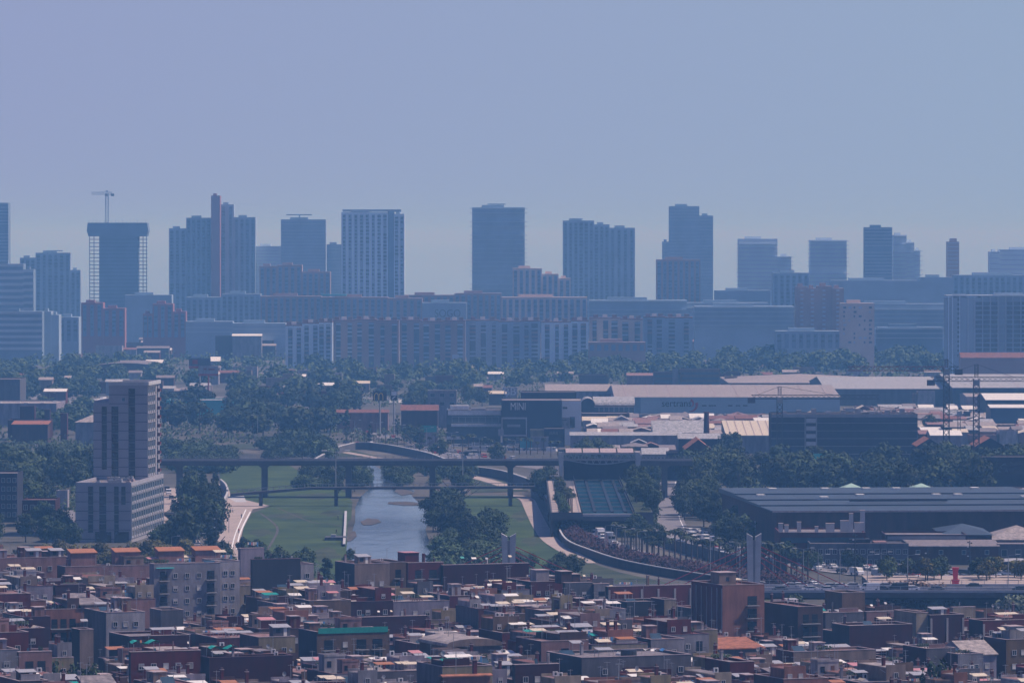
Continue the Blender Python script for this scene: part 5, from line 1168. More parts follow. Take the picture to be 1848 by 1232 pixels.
# ---------------------------------------------------------------- cranes
def lattice(b, p, q, w, m, n):
    p = Vector(p); q = Vector(q); d = (q-p).normalized(); ref = Vector((0,1,0)) if abs(d.y) < .9 else Vector((1,0,0)); s1 = d.cross(ref).normalized()*w/2; s2 = s1.cross(d).normalized()*w/2
    cs = [s1+s2,s1-s2,-s1-s2,-s1+s2]; t = w*.13
    for c in cs: b.bar(p+c,q+c,t,m)
    for i in range(n):
        a = p+(q-p)*i/n; e = p+(q-p)*(i+1)/n
        for k in range(4):
            c0, c1 = cs[k], cs[(k+1)%4]
            if i%2: c0, c1 = c1, c0
            b.bar(a+c0,e+c1,t*.8,m)
def crane(label, px, ytop, D, jib0, jib1, yj, col='metal_dark', col2=None, w=2.3, ground=0):
    zt = zat(ytop,D); zj = zat(yj,D); K = D/FPX; T = thing('tower_crane', label, 'crane', (at(px,yj,D).x,D,ground), 0, None)
    zt -= ground; zj -= ground
    b = MB(); lattice(b,(0,0,0),(0,0,zj),w,col,max(6,int(zj/2.2))); b.box(-w,w,-w,w,-.3,.6,'concrete'); b.obj('mast', T)
    b = MB(); lattice(b,(0,0,zj+w*.5),(0,0,zt),w*.6,col,4); b.obj('apex', T)
    L = (jib0-px)*K; Rr = (jib1-px)*K
    b = MB(); far = L if abs(L) > abs(Rr) else Rr; near = Rr if far == L else L
    lattice(b,(0,0,zj),(far,0,zj),w*.75,col2 or col,int(abs(far)/2.2)); b.obj('jib', T)
    b = MB(); lattice(b,(0,0,zj),(near,0,zj),w*.75,col,max(2,int(abs(near)/2.2))); b.obj('counter_jib', T)
    b = MB(); s = 1 if near > 0 else -1; b.box(near-1.6,near+1.6,-.9,.9,zj-2.6,zj-.3,'concrete_dark'); b.obj('counterweight', T)
    b = MB(); b.bar((0,0,zt),(far*.6,0,zj+.6),.14,col); b.bar((0,0,zt),(near*.85,0,zj+.6),.14,col); b.obj('tie_bar', T)
    b = MB(); b.box(-1.2,1.2,-w*.5-1.4,-w*.5-.1,zj-2.6,zj-.2,'metal_grey'); b.obj('cab', T)
    return T
crane('dark crane standing left of the netted block with a level jib to the right',1407,697,2440,1356,1586,716)
crane('tall crane at the right with a reddish jib reaching left over the warehouses',1708,648,2380,1530,1730,665,col2='rust_red')
crane('tall crane nearest the right edge with a long level jib leaving the picture',1762,657,2330,1680,1880,684)
crane('short dark crane mast standing behind the netted block',1586,733,2520,1562,1650,742,w=1.5)
crane('small distant crane between the two tall cranes',1731,736,2700,1712,1745,741,w=1.3)
crane('pale crane on top of the unfinished tower in the skyline',193,344,5470,165,203,349,col='far_wall',w=3.0,ground=0)
for (px,y,D,l,lab) in ((100,452,5700,(84,112),'small crane arm on the stepped dark tower at left'),(540,387,5702,(516,562),'thin window cleaning arm on the square tower'),(900,368,5502,(880,912),'window cleaning arm on the tall blue tower'),(1045,395,5552,(1036,1052),'antenna frame on the twin slab tower')):
    z = zat(y+4,D)-3; T = thing('roof_crane', lab, 'roof crane', (at(px,y,D).x,D+8,z)); b = MB(); K = D/FPX; b.box(-.6,.6,-.6,.6,0,4.4,'far_dark'); b.obj('mast', T); b = MB(); b.box((l[0]-px)*K,(l[1]-px)*K,-.5,.5,4.4,5.4,'far_dark'); b.obj('arm', T)

# ---------------------------------------------------------------- signs
def signpole(name, label, px0, px1, y0, y1, D, m, pole='metal_grey'):
    p = at((px0+px1)/2,y1,D); w = (px1-px0)*D/FPX; zt = zat(y0,D); zb = p.z
    T = thing(name, label, 'sign', (p.x,D,0)); b = MB(); b.box(-w/2,w/2,-.3,.3,zb,zt,m); b.obj('panel', T)
    b = MB(); b.cyl(0,.8,-.3,zt-.5,.5,.4,pole,8); b.obj('pole', T); return T, w, zb, zt
T,w,zb,zt = signpole('restaurant_sign','black pole sign with a yellow double arch letter',673,698,705,723,2860,'glass_dark')
mat('yellow_paint', (.62,.40,.03), .5); b = MB()
for s in (-1,1):
    pts = [(s*1.15+1.0*cos(R(a)), zb+1.9+1.9*sin(R(a))*1.05) for a in range(0,181,15)]; pts = [(pts[0][0],zb+.4)]+pts+[(pts[-1][0],zb+.4)]
    for p,q in zip(pts,pts[1:]): b.bar((p[0]-.6,-.45,p[1]),(q[0]-.6,-.45,q[1]),.2,'yellow_paint',.42)
b.obj('double_arch', T)
T,w,zb,zt = signpole('restaurant_sign','square black and white pole sign right of the arches sign',705,717,705,722,2862,'glass_dark'); b = MB(); b.box(-w/2+.3,w/2-.3,-.4,-.31,(zb+zt)/2,zt-.3,'metal_white'); b.bar((-.9,-.45,zb+.7),(.7,-.45,zb+2.0),.1,'metal_white',.5); b.obj('panel_face', T)
T,w,zb,zt = signpole('billboard','upper dark panel of the tall two part billboard at left',341,380,646,660,3260,'far_glass'); b = MB(); b.box(-w/2,0,-.5,-.31,zb-1.4,zb-.1,'red_steel'); b.box(-w/2+2,-w/2+5,-.5,-.31,zb+1,zt-1,'red_steel'); b.obj('red_strip', T)
T,w,zb,zt = signpole('billboard','lower white panel of the two part billboard on a thick dark pole',358,394,660,678,3250,'wall_white','rust_red'); b = MB(); b.box(-w/2,w/2,-.5,-.31,zb,zb+1.2,'red_steel'); b.box(-w/2+3,-1,-.5,-.31,zb+3.4,zb+4.4,'rust_red'); b.box(0,w/2-2,-.5,-.31,zb+3.2,zb+4.2,'rust_red'); b.obj('panel_lettering', T)
T = thing('roof_letters','pair of pale letter frames standing on a roof above the showrooms','sign',(at(920,712,2960).x,2960,0)); z = zat(712,2960)
letters('BB', 5.4, 'metal_white', T, (0,0,z+1.5), 1.1); b = MB(); b.box(-3.5,-3.2,-.1,.1,-.3,z-1,'metal_grey'); b.box(3.2,3.5,-.1,.1,-.3,z-1,'metal_grey'); b.box(-3.2,3.2,-.1,.1,z-1.4,z-1,'metal_grey'); b.obj('frame', T)
T,w,zb,zt = signpole('advert_board','white pillar advert board between the two showrooms',899,909,774,786,2715,'wall_white')
T,w,zb,zt = signpole('mast_sign','blue mast with a pale square head in front of the estate slabs',816,828,640,652,4050,'far_slab','far_dark')
# red sculpture on the roundabout
q = at(1725,1062,1560); T = thing('red_sculpture','bright red stacked tower sculpture on the roundabout','sculpture',(q.x,1560,0))
mat('bright_red', (.55,.015,.04), .45, .1)
b = MB(); b.prof_y([(-.7,2.0),(.7,2.0),(.8,3.6),(-.8,3.6)],-.7,.7,'bright_red','bright_red'); b.box(-1.1,1.1,-.9,.9,-.1,1.2,'bright_red'); b.box(-1.3,1.3,-1,1,1.2,2.0,'bright_red'); b.obj('base', T)
b = MB(); b.box(-.85,.85,-.7,.7,3.6,5.4,'bright_red'); b.obj('body', T); b = MB(); b.prof_y([(-.9,5.4),(.9,5.4),(1.15,6.5),(-1.15,6.5)],-.9,.9,'bright_red','bright_red'); b.obj('head', T)
T.location = (xw(1725,1524),1524,6.55); T.scale = (.8,.8,.7)
# ---------------------------------------------------------------- trees
def leaf_clumps(b, rnd, n_cl, per, R0, H0, z0, leaf, m, flat=1.0, spread=.42, sz=(.16,.34)):
    """many small leaf faces in uneven clumps through the crown volume; crown radius R0, height H0 from z0"""
    for c in range(n_cl):
        a = rnd.uniform(0,2*pi); t = rnd.random(); rr = R0*(.25+.62*math.sqrt(rnd.random()))*sin(pi*min(.97,max(.12,t*.8+.13)))
        cx, cy, cz = rr*cos(a), rr*sin(a), z0+H0*(.1+.8*t); cr = R0*rnd.uniform(*sz)*1.25
        for k in range(per):
            d = Vector((rnd.gauss(0,1),rnd.gauss(0,1),rnd.gauss(0,1)*flat)).normalized()*cr*(.65+.45*rnd.random())
            p = Vector((cx,cy,cz))+d
            nrm = (d.normalized()+Vector((rnd.uniform(-.7,.7),rnd.uniform(-.7,.7),rnd.uniform(-.3,.9)))).normalized()
            e1 = nrm.orthogonal().normalized(); e2 = nrm.cross(e1); an = rnd.uniform(0,pi); u = (e1*cos(an)+e2*sin(an))*leaf*rnd.uniform(.6,1.3); w = nrm.cross(u)*rnd.uniform(.5,.9)
            b.quad(p-u-w,p+u-w*.6,p+u*.9+w,p-u*.8+w,m)
def limbs(b, rnd, h, r, top, n=5, m='bark'):
    b.cyl(0,0,-.3,h,r,r*.7,m,7)
    for i in range(n):
        a = 2*pi*i/n+rnd.uniform(-.4,.4); l = top*rnd.uniform(.3,.5)
        b.bar((0,0,h*.8),(l*cos(a),l*sin(a),h+top*rnd.uniform(.25,.5)),r*.55,m)
    b.bar((0,0,h),(0,0,h+top*.6),r*.9,m)
def tree_proto(i, m, R0=4.6, H0=7.6, z0=2.4, n_cl=34, per=46, leaf=.34, loc=None):
    r = random.Random(100+i); b1 = MB(); limbs(b1, r, z0+.8, .28, H0); b2 = MB(); leaf_clumps(b2, r, n_cl, per, R0, H0, z0, leaf, m)
    return (b1.mesh('trunk'), b2.mesh('crown'))
PT = {}
for k, m in (('dark','leaf_dark'),('mid','leaf_mid'),('olive','leaf_olive')): PT[k] = [tree_proto(j+hash(m)%1*0+len(PT)*10, m) for j in range(4)]
PT['poplar'] = [tree_proto(60+j, 'leaf_dark', 2.2, 14, 1.5, 40, 46, .32) for j in range(2)]
PT['cypress'] = [tree_proto(70+j, 'leaf_dark', 1.5, 12, .4, 34, 44, .26) for j in range(2)]
PT['shrub'] = [tree_proto(80+j, 'leaf_shrub', 4.2, 4.0, .1, 34, 50, .28) for j in range(4)]
PT['greyshrub'] = [tree_proto(90, 'leaf_grey', 3.4, 3.6, .1, 24, 40, .26)]
PT['dry'] = [tree_proto(95+j, 'leaf_dry', 4.2, 4.6, .8, 30, 46, .28) for j in range(2)]
PT['fartree'] = [tree_proto(40+j, ['leaf_dark','leaf_mid'][j%2], 5.2, 8.0, 2.0, 26, 26, .6) for j in range(5)]
def palm_proto(i):
    r = random.Random(200+i); b1 = MB(); b1.cyl(0,0,-.2,8.0,.26,.2,'bark',7); b2 = MB()
    for k in range(22):
        a = 2*pi*k/22+r.uniform(-.15,.15); up = r.uniform(-.3,1.0); p = Vector((0,0,8.0)); d = Vector((cos(a),sin(a),up)).normalized(); L = 2.3/5
        for s in range(5):
            q = p+d*L; d = (d+Vector((0,0,-.32))).normalized(); sd = d.cross(Vector((0,0,1))).normalized()*(.32 if 0 < s < 4 else .16)
            b2.quad(p-sd,p+sd,q+sd*.9-Vector((0,0,.06)),q-sd*.9-Vector((0,0,.06)),'leaf_palm'); b2.quad(p-sd,p+sd,p+sd*1.3-Vector((0,0,.35)),p-sd*1.3-Vector((0,0,.35)),'leaf_palm'); p = q
    return (b1.mesh('trunk'), b2.mesh('crown'))
PT['palm'] = [palm_proto(j) for j in range(3)]
NT = {}
def plant(kind, x, y, h, label, name='tree', cat='tree', group=None, z=0, wide=1.0, parts=True):
    r = random.Random(int(x*31+y*17)); me = r.choice(PT[kind]); base = {'poplar':15.5,'cypress':12.4,'shrub':4.2,'greyshrub':3.8,'dry':5.4,'palm':9.3}.get(kind,10.0); s = h/base
    T = thing(name, label, cat, (x,y,z), r.uniform(0,6.28), group, (s*wide*r.uniform(.9,1.12), s*wide*r.uniform(.9,1.12), s))
    if kind in ('shrub','greyshrub','dry'): ob('foliage', me[1], T)
    else: ob('trunk', me[0], T); ob('crown', me[1], T)
    NT[name] = NT.get(name,0)+1; return T
def clear(x, y):
    return True
rt = random.Random(77)
def belt(kind, n, px0, px1, y0, y1, h0, h1, label, group, name='tree', cat='tree', sep=5, wide=1.0, z=0, f=None, edge=None):
    pts = []; tries = 0
    while len(pts) < n and tries < n*60:
        tries += 1; px = rt.uniform(px0,px1); py = rt.uniform(y0,y1)
        if f and not f(px,py): continue
        g = G(px,py,z)
        if any((g.x-a)**2+(g.y-b_)**2*.25 < sep*sep for a,b_ in pts): continue
        pts.append((g.x,g.y)); k = rt.choice(kind) if isinstance(kind,(list,tuple)) else kind
        plant(k, g.x, g.y, rt.uniform(h0,h1), label, name, cat, group, z, wide)
# right park belt behind the factory
belt(['dark','dark','mid'], 54, 1290,1860, 868,902, 12,16, 'dense green tree in the broad belt behind the blue roofed factory', 'trees of the belt behind the factory', sep=5.5, wide=1.15)
belt(['dark','mid'], 12, 1225,1330, 862,895, 12,15, 'tall green tree behind the orange hut and the street end', 'tall trees behind the orange hut', sep=5)
belt(['dark','mid'], 20, 1228,1300, 905,955, 8,11.5, 'green tree between the straight street and the factory end wall', 'trees between street and factory', sep=4.5)
belt(['dark'], 10, 1300,1345, 925,1000, 7.5,10, 'dark tree standing against the left wall of the factory', 'trees against the left factory wall', sep=4.5)
belt(['dark'], 15, 1148,1180, 868,955, 8,11, 'dark tree lining the left side of the straight street', 'trees lining the straight street', sep=4)
belt('dark', 9, 960,1000, 885,905, 7,10, 'dark tree in the clump left of the truss canopy', 'trees left of the truss canopy', sep=3.5)
belt('mid', 5, 1052,1090, 835,842, 10,12, 'round tree in front of the long grey shed', 'trees before the long grey shed')
belt(['dark','mid'], 9, 1020,1140, 842,850, 8,10, 'tree rising behind the truss canopy', 'trees behind the truss canopy', sep=4)
# left side
belt(['dark','mid'], 34, -20,168, 850,935, 10,14, 'dark green tree in the dense wood left of the apartment tower', 'trees of the wood left of the tower', sep=6, wide=1.15, f=lambda x,y: not (x>95 and y>890) and not (x < 34 and y > 890))
belt('dark', 12, -20,135, 950,990, 7,9, 'dark street tree left of the podium behind the olive row', 'street trees left of the podium', sep=4)
belt('olive', 34, -10,345, 1022,1048, 7.0,9.0, 'olive yellow tree in the flowering row in front of the apartment tower', 'flowering row in front of the tower', 'flowering_tree', 'flowering tree', sep=3.4)
belt(['poplar','dark'], 16, 335,392, 905,1010, 11,16, 'tall dark tree in the row between the tower and the plaza', 'tall row between tower and plaza', 'poplar_tree','poplar', sep=3.2)
belt('dark', 6, 282,322, 975,1000, 7,9, 'bushy dark tree at the right foot of the podium', 'trees at the right foot of the podium', sep=3)
belt('dark', 5, 395,470, 1000,1030, 5.5,7, 'dark tree on the meadow edge behind the lilac tower block', 'trees behind the lilac tower block', sep=3)
belt('mid', 10, 480,560, 1035,1060, 6.5,8.5, 'light green tree behind the dark slate wall', 'light trees behind the slate wall', sep=3)
belt('poplar', 2, 585,594, 1065,1085, 9.5,11.5, 'slim dark poplar standing at the gap in front of the meadow', 'slim poplars in the meadow gap', 'poplar_tree','poplar', sep=1)
belt('mid', 8, 560,605, 1085,1125, 6,8, 'low green tree filling the gap between the two town parts', 'low trees in the town gap', sep=2.6)
belt('mid', 3, 625,655, 1010,1035, 3.5,5, 'small tree on the river bank tip above the beige corner block', 'small trees on the river tip', sep=2)
# groves and cypresses in the left middle distance
belt(['dark','dark','fartree'], 36, 290,628, 738,790, 10,15, 'dark tree in the grove behind the river shrubs', 'trees of the grove behind the river shrubs', sep=9, wide=1.25)
belt('fartree', 16, 420,640, 712,745, 11,15, 'tree in the far part of the grove by the car parks', 'trees of the far grove', sep=10, wide=1.2)
for i,(px,py,h,lab) in enumerate(((626,790,15,'tall dark cypress at the right end of the grove'),(564,745,13,'dark cypress above the small car park'),(571,746,12,'cypress right beside the one above the car park'),(640,742,11,'cypress left of the arches sign'),(649,742,10,'second cypress left of the arches sign'),(757,815,14,'broad dark cypress in front of the car wash'),(667,800,10,'cypress at the avenue below the pink shop'),(826,905,13.5,'tall dark cypress rising in front of both bridges'),(834,906,11,'shorter cypress just right of the tall one at the bridges'),(432,722,13,'pointed tree beside the blue fronted store'),(717,785,11,'slim cypress right of the pink shop'),(878,1022,6,'small pointed tree on the right bank above the dark brick wall'))):
    g = G(px,py); plant('cypress', g.x, g.y, h, lab, 'cypress', 'cypress', None, wide=1.5 if i in (5,7,8) else 1.1)
for i,(px,py,h,lab) in enumerate(((800,745,11,'round tree behind the car wash hall'),(765,742,13,'broad tree left of the white two storey office'),(740,745,12,'dark tree left of the broad one beside the office'),(740,800,9,'round tree between pink shop and car wash'),(870,732,10,'round green tree behind the glass showroom'),(845,728,11,'taller green tree left of the round one behind the glass showroom'),(793,825,8,'round tree beside the filling station'),(897,838,9,'bushy tree right of the filling station'),(1320,835,13,'tree beside the ridged white shed'),(1680,785,10,'small tree beside the tall mast crane foot'))):
    g = G(px,py); plant('mid', g.x, g.y, h, lab, 'tree', 'tree', None, wide=1.2)
# far parks: crowns that melt into one mass
FARW = []
def farbelt(n, px0, px1, y0, y1, h0, h1, sep):
    k = 0; tr = 0
    while k < n and tr < n*50:
        tr += 1; g = G(rt.uniform(px0,px1), rt.uniform(y0,y1))
        if any((g.x-a)**2+(g.y-b_)**2*.2 < sep*sep for a,b_,_ in FARW): continue
        FARW.append((g.x,g.y,rt.uniform(h0,h1))); k += 1
farbelt(36,-20,520,664,705,9,15,15); farbelt(20,-20,165,700,728,9,13,9); farbelt(14,60,165,752,790,8,12,7); farbelt(18,620,1000,690,720,6,10,12); farbelt(14,1000,1130,668,694,8,12,9); farbelt(26,560,1000,664,700,9,13,13); farbelt(40,1030,1330,660,692,11,15,12); farbelt(44,1310,1740,650,682,12,17,13)
# shrubs along the river
belt('shrub', 24, 292,420, 812,852, 4.5,6.5, 'light green riverside shrub left of the bridges', 'shrubs left of the bridges', 'shrub','shrub', sep=4.5, wide=1.2)
belt('shrub', 20, 470,610, 800,828, 3.5,5.5, 'light green shrub beyond the road viaduct', 'shrubs beyond the viaduct', 'shrub','shrub', sep=5, wide=1.2)
belt(['dark','shrub'], 14, 520,600, 806,835, 6,9, 'dark tree among the shrubs beyond the viaduct', 'dark trees beyond the viaduct', 'riverside_bush','bush', sep=5)
belt('shrub', 20, 545,665, 850,884, 3.5,5, 'riverside shrub between the two bridges on the left bank', 'left bank shrubs between the bridges', 'shrub','shrub', sep=3.4)
belt('dark', 8, 580,640, 868,890, 5,7.5, 'dark willow on the left bank under the bridges', 'dark willows on the left bank', 'riverside_bush','bush', sep=3.2)
belt('shrub', 22, 700,850, 848,880, 3.5,5, 'riverside shrub between the two bridges on the right bank', 'right bank shrubs between the bridges', 'shrub','shrub', sep=3.4)
belt('dark', 14, 775,830, 912,975, 7,9.5, 'dark tree in the big clump on the right river bank', 'dark clump on the right river bank', 'riverside_bush','bush', sep=3.4, wide=1.15)
belt('dark', 10, 835,895, 955,1000, 7,9.5, 'dark tree at the lower right of the river clump', 'lower trees of the river clump', 'riverside_bush','bush', sep=3.4, wide=1.15)
belt('shrub', 26, 795,905, 975,1035, 4,5.5, 'pale green shrub below the river clump', 'shrubs below the river clump', 'shrub','shrub', sep=2.6, wide=1.1)
belt('mid', 7, 985,1062, 1030,1052, 5,6.5, 'round bush behind the white cube roof near the red hedge', 'round bushes near the red hedge', 'riverside_bush','bush', sep=2.6, wide=1.2)
belt('mid', 4, 930,965, 1020,1034, 4,5.5, 'small bush right of the left pylon', 'small bushes right of the left pylon', 'riverside_bush','bush', sep=2.2)
belt('dry', 5, 1605,1690, 1090,1112, 6,8, 'reddish brown bush behind the right foreground houses', 'reddish bushes behind right houses','shrub','shrub', sep=2.4, wide=1.0)
belt('greyshrub', 2, 1695,1712, 1100,1112, 5,6, 'grey green bush right of the reddish bushes', 'grey green bushes', 'shrub','shrub', sep=1.5)
belt('greyshrub', 2, 1820,1850, 1118,1130, 5,6.5, 'grey green bush at the right edge under the bridge road', 'grey bushes at the right edge', 'shrub','shrub', sep=1.5)
belt('mid', 3, 1412,1442, 1115,1135, 6,8, 'green tree in front of the bridge road right of the pylon', 'green trees right of the pylon', sep=1.5)
belt(['dark','olive','mid'], 9, 1600,1705, 1040,1047, 4.6,6.2, 'round street tree left of the red sculpture', 'street trees left of the sculpture', sep=2.4, z=6.45, wide=1.1); belt(['dark','olive'], 8, 1738,1860, 1040,1047, 4.4,6, 'round street tree right of the red sculpture', 'street trees right of the sculpture', sep=2.4, z=6.45, wide=1.1)
belt('dark', 8, 1345,1560, 1012,1035, 5,7, 'dark street tree in front of the brick workshop', 'street trees before the brick workshop', sep=5)
q = at(1690,1205,1075); plant('dark', q.x, 1075, q.z+.5, 'big dark round tree between houses at the bottom right', 'tree','tree', None, wide=.55)
q = at(150,1225,1060)
belt('dark', 9, 60,190, 1300,1420, 13,15, 'dark tree in the shaded street canyon at bottom left', 'trees in the shaded street canyon', sep=4, wide=.5)
belt('dark', 7, 1138,1190, 958,985, 6,9, 'dark tree in the corner between the motorway cut and the palms', 'corner trees by the palms', sep=2.5)
# palms
for i in range(34):
    t = i/33; px = 1128+t*330; g = G(px, 1000+t*44+rt.uniform(-3,5)); plant('palm', g.x, g.y, rt.uniform(7.5,10.5), 'fan palm in the row along the motorway and barrier', 'palm_tree', 'palm', 'palms along the motorway')
for i in range(14):
    g = G(1110+i*6+rt.uniform(-3,3), 980+i*3.0+rt.uniform(-3,3)); plant('palm', g.x, g.y, rt.uniform(6,8), 'shorter palm in front of the tunnel mouth right side', 'palm_tree', 'palm', 'shorter palms by the tunnel mouth')
for i in range(9):
    g = G(1012+i*3.2,893+i*4.2,7.6); plant('palm', g.x-1.0, g.y, rt.uniform(5,7.5), 'bushy palm on the walkway left of the motorway cut', 'palm_tree', 'palm', 'palms on the walkway by the cut', z=7.6, wide=1.3)
for (px,py) in ((1180,945),(1172,952),(1127,925)):
    g = G(px,py,0); plant('palm', g.x, g.y, 10, 'large feathery palm left of the straight street', 'palm_tree', 'palm', 'feathery palms left of the street', wide=1.4)
for i in range(34):
    g = G(625+i*11.5+rt.uniform(-4,4), 803+i*.55+rt.uniform(-3,6)); plant('palm', g.x, g.y, rt.uniform(6,8.5), 'small distant palm beside the avenue before the showrooms', 'palm_tree', 'palm', 'palms of the avenue before the showrooms')
for i in range(12):
    x = 42+rt.uniform(0,6.5); y = 1900+i*22; plant(rt.choice(['dark','mid']), x, y, rt.uniform(6,8.5), 'tree in the planting strip right of the motorway cut', 'tree','tree','trees of the strip by the motorway cut', z=7.6)
for i in range(12):
    x = 16.2+rt.uniform(0,1.6); y = 1900+i*18; plant('shrub', x, y, rt.uniform(2,3), 'dark shrub in the planting bed left of the motorway cut', 'shrub','shrub','shrubs of the bed by the motorway cut', z=7.6, wide=.8)
# red oleander hedge: one mass of leaves
b = MB(); r3 = random.Random(55); path = ribbon_pts(smooth([(1003,938),(1020,955),(1045,975),(1085,995),(1150,1014),(1240,1030),(1340,1045),(1450,1060)],8),1)
for (p,n,t),(q,_,_) in zip(path,path[1:]):
    L = (q-p).length
    for k in range(int(L*60)):
        c = p.lerp(q,r3.random())+n*r3.gauss(0,1.2)+Vector((0,0,abs(r3.gauss(1.3,.9))+.2*sin(p.x))); d = Vector((r3.uniform(-1,1),r3.uniform(-1,1),r3.uniform(-1,1))).normalized()*.3; e = d.orthogonal().normalized()*.26
        b.quad(c-d-e,c+d-e,c+d+e,c-d+e,'leaf_red')
T = tag(b.obj('hedge'), 'long reddish oleander hedge curving between the retaining wall and the motorway', 'hedge')
# far woodland mass
b = MB(); r3 = random.Random(66)
for k in range(800):
    D = r3.uniform(3750,4550); px = r3.uniform(-60,1900)
    if (515 < px < 1250 and D > 4240) : continue
    X = at(px,600,D).x; rr = r3.uniform(2.5,5); hh_ = r3.uniform(2,10)
    for j in range(12):
        d = Vector((r3.gauss(0,1),r3.gauss(0,1),r3.gauss(0,.8)))*rr*.6; p = Vector((X,D,hh_*.6))+d; p.z = max(.2,p.z)
        u = Vector((r3.uniform(-1,1),r3.uniform(-1,1),r3.uniform(-1,1))).normalized()*.9; w = u.orthogonal().normalized()*.8; b.quad(p-u-w,p+u-w,p+u+w,p-u+w,'leaf_mid' if k%2 else 'leaf_dark')
for (x,y,h) in FARW:
    me = rt.choice(PT['fartree'])[1]; k = h/10; a = rt.uniform(0,6.28); base = len(b.v); ca, sa = cos(a)*k*1.35, sin(a)*k*1.35
    b.v += [(x+v_.co.x*ca-v_.co.y*sa, y+v_.co.x*sa+v_.co.y*ca, v_.co.z*k) for v_ in me.vertices]; fi = b.mi(me.materials[0])
    b.f += [tuple(i_+base for i_ in p.vertices) for p in me.polygons]; b.m += [fi]*len(me.polygons)
tag(b.obj('woodland'), 'hazy continuous woodland between the far parks and the city blocks', 'woodland', kind='stuff')
b = MB()
for k in range(900):
    D = r3.uniform(1980,2700); px = r3.choice([r3.uniform(-60,170), r3.uniform(1330,1900)]); 
    if px > 1300 and D > 2380: continue
    if px < 170 and D < 2050: continue
    X = at(px,600,D).x; rr = r3.uniform(1.2,2.4)
    for j in range(26):
        d = Vector((r3.gauss(0,1),r3.gauss(0,1),r3.gauss(0,.7)))*rr*.8; p = Vector((X,D,1.4))+d; p.z = max(.1,p.z)
        u = Vector((r3.uniform(-1,1),r3.uniform(-1,1),r3.uniform(-1,1))).normalized()*.4; w = u.orthogonal().normalized()*.4; b.quad(p-u-w,p+u-w,p+u+w,p-u+w,'leaf_mid' if k%3 else 'leaf_dark')
for k in range(520):
    px, py = r3.choice([(r3.uniform(285,640),r3.uniform(728,800)),(r3.uniform(285,640),r3.uniform(728,800)),(r3.uniform(580,1000),r3.uniform(686,735)),(r3.uniform(-20,165),r3.uniform(700,800)),(r3.uniform(640,1000),r3.uniform(770,800))])
    g = G(px,py); rr = r3.uniform(1.0,2.2)
    for j in range(16):
        d = Vector((r3.gauss(0,1.6),r3.gauss(0,1),r3.gauss(0,.6)))*rr; p = Vector((g.x,g.y,1.0))+d; p.z = max(.1,p.z)
        u = Vector((r3.uniform(-1,1),r3.uniform(-1,1),r3.uniform(-1,1))).normalized()*.5; w = u.orthogonal().normalized()*.5; b.quad(p-u-w,p+u-w,p+u+w,p-u+w,'leaf_mid' if k%3 else 'leaf_dark')
tag(b.obj('undergrowth'), 'dense undergrowth filling the ground between the belt trees', 'undergrowth', kind='stuff')
print('PLANTS', NT, sum(NT.values()))

# ---------------------------------------------------------------- vehicles
CARC = {'white':(.75,.75,.75),'silver':(.45,.46,.48),'black':(.02,.02,.025),'dark blue':(.03,.05,.12),'red':(.40,.03,.03),'grey':(.16,.17,.18)}
for k,c in CARC.items(): mat('paint_'+k, c, .25, .04, .5, spec=.6)
VP = {}
def carproto(kind, c):
    if (kind,c) in VP: return VP[(kind,c)]
    m = 'paint_'+c
    if kind == 'car':
        b = MB(); b.prof_x([(-2.15,.35),(2.15,.35),(2.2,.85),(1.35,.95),(.75,1.42),(-.9,1.45),(-1.75,.98),(-2.2,.88)],-.86,.86,m,m); body = b.mesh('body')
        g = MB(); g.prof_x([(1.28,.97),(.74,1.36),(-.88,1.38),(-1.66,1.0)],-.87,.87,'glass_dark','glass_dark'); g.box(-.7,.7,.70,1.33,.99,1.36,'glass_dark'); gl = g.mesh('window'); wl, wr = 1.3, .33
    elif kind == 'van':
        b = MB(); b.prof_x([(-2.6,.4),(2.6,.4),(2.65,1.1),(2.0,1.3),(1.5,2.15),(-2.6,2.2)],-.98,.98,m,m); body = b.mesh('body')
        g = MB(); g.prof_x([(2.03,1.32),(1.56,2.05),(.9,2.05),(.9,1.3)],-.99,.99,'glass_dark','glass_dark'); gl = g.mesh('window'); wl, wr = 1.7, .36
    else:
        b = MB(); b.box(-1.25,1.25,-4.2,2.6,.9,3.6,m); b.prof_x([(2.7,.5),(4.6,.5),(4.7,1.6),(4.3,2.9),(2.7,2.9)],-1.2,1.2,m,m); b.box(-.5,.5,-4.1,4.4,.5,.89,'metal_dark'); body = b.mesh('body')
        g = MB(); g.box(-1.1,1.1,4.3,4.75,1.7,2.6,'glass_dark'); gl = g.mesh('window'); wl, wr = 3.0, .5
    w = MB(); n = 12
    w.add([(x,wr*cos(2*pi*i/n),wr*sin(2*pi*i/n)) for x in (-.11,.11) for i in range(n)],[(i,(i+1)%n,n+(i+1)%n,n+i) for i in range(n)]+[tuple(range(n-1,-1,-1)),tuple(range(n,2*n))],'metal_dark'); wh = w.mesh('wheel')
    VP[(kind,c)] = (body,gl,wh,wl,wr,.86 if kind=='car' else 1.0); return VP[(kind,c)]
rv = random.Random(12); NV = [0]
def vehicle(kind, c, x, y, rz, label, group=None, z=0):
    bo,gl,wh,wl,wr,hw = carproto(kind,c)
    T = thing({'car':'parked_car','van':'delivery_van','truck':'box_truck'}[kind] if group and 'park' in group else {'car':'car','van':'delivery_van','truck':'box_truck'}[kind], label, {'car':'car','van':'van','truck':'truck'}[kind], (x,y,z), rz, group)
    ob('body', bo, T); 
    if y < 3400: ob('window', gl, T)
    if y < 2300:
        for sx in (-1,1):
            for sy in (-1,1): ob('wheel', wh, T, (sx*hw*.88, sy*wl, wr))
    NV[0] += 1
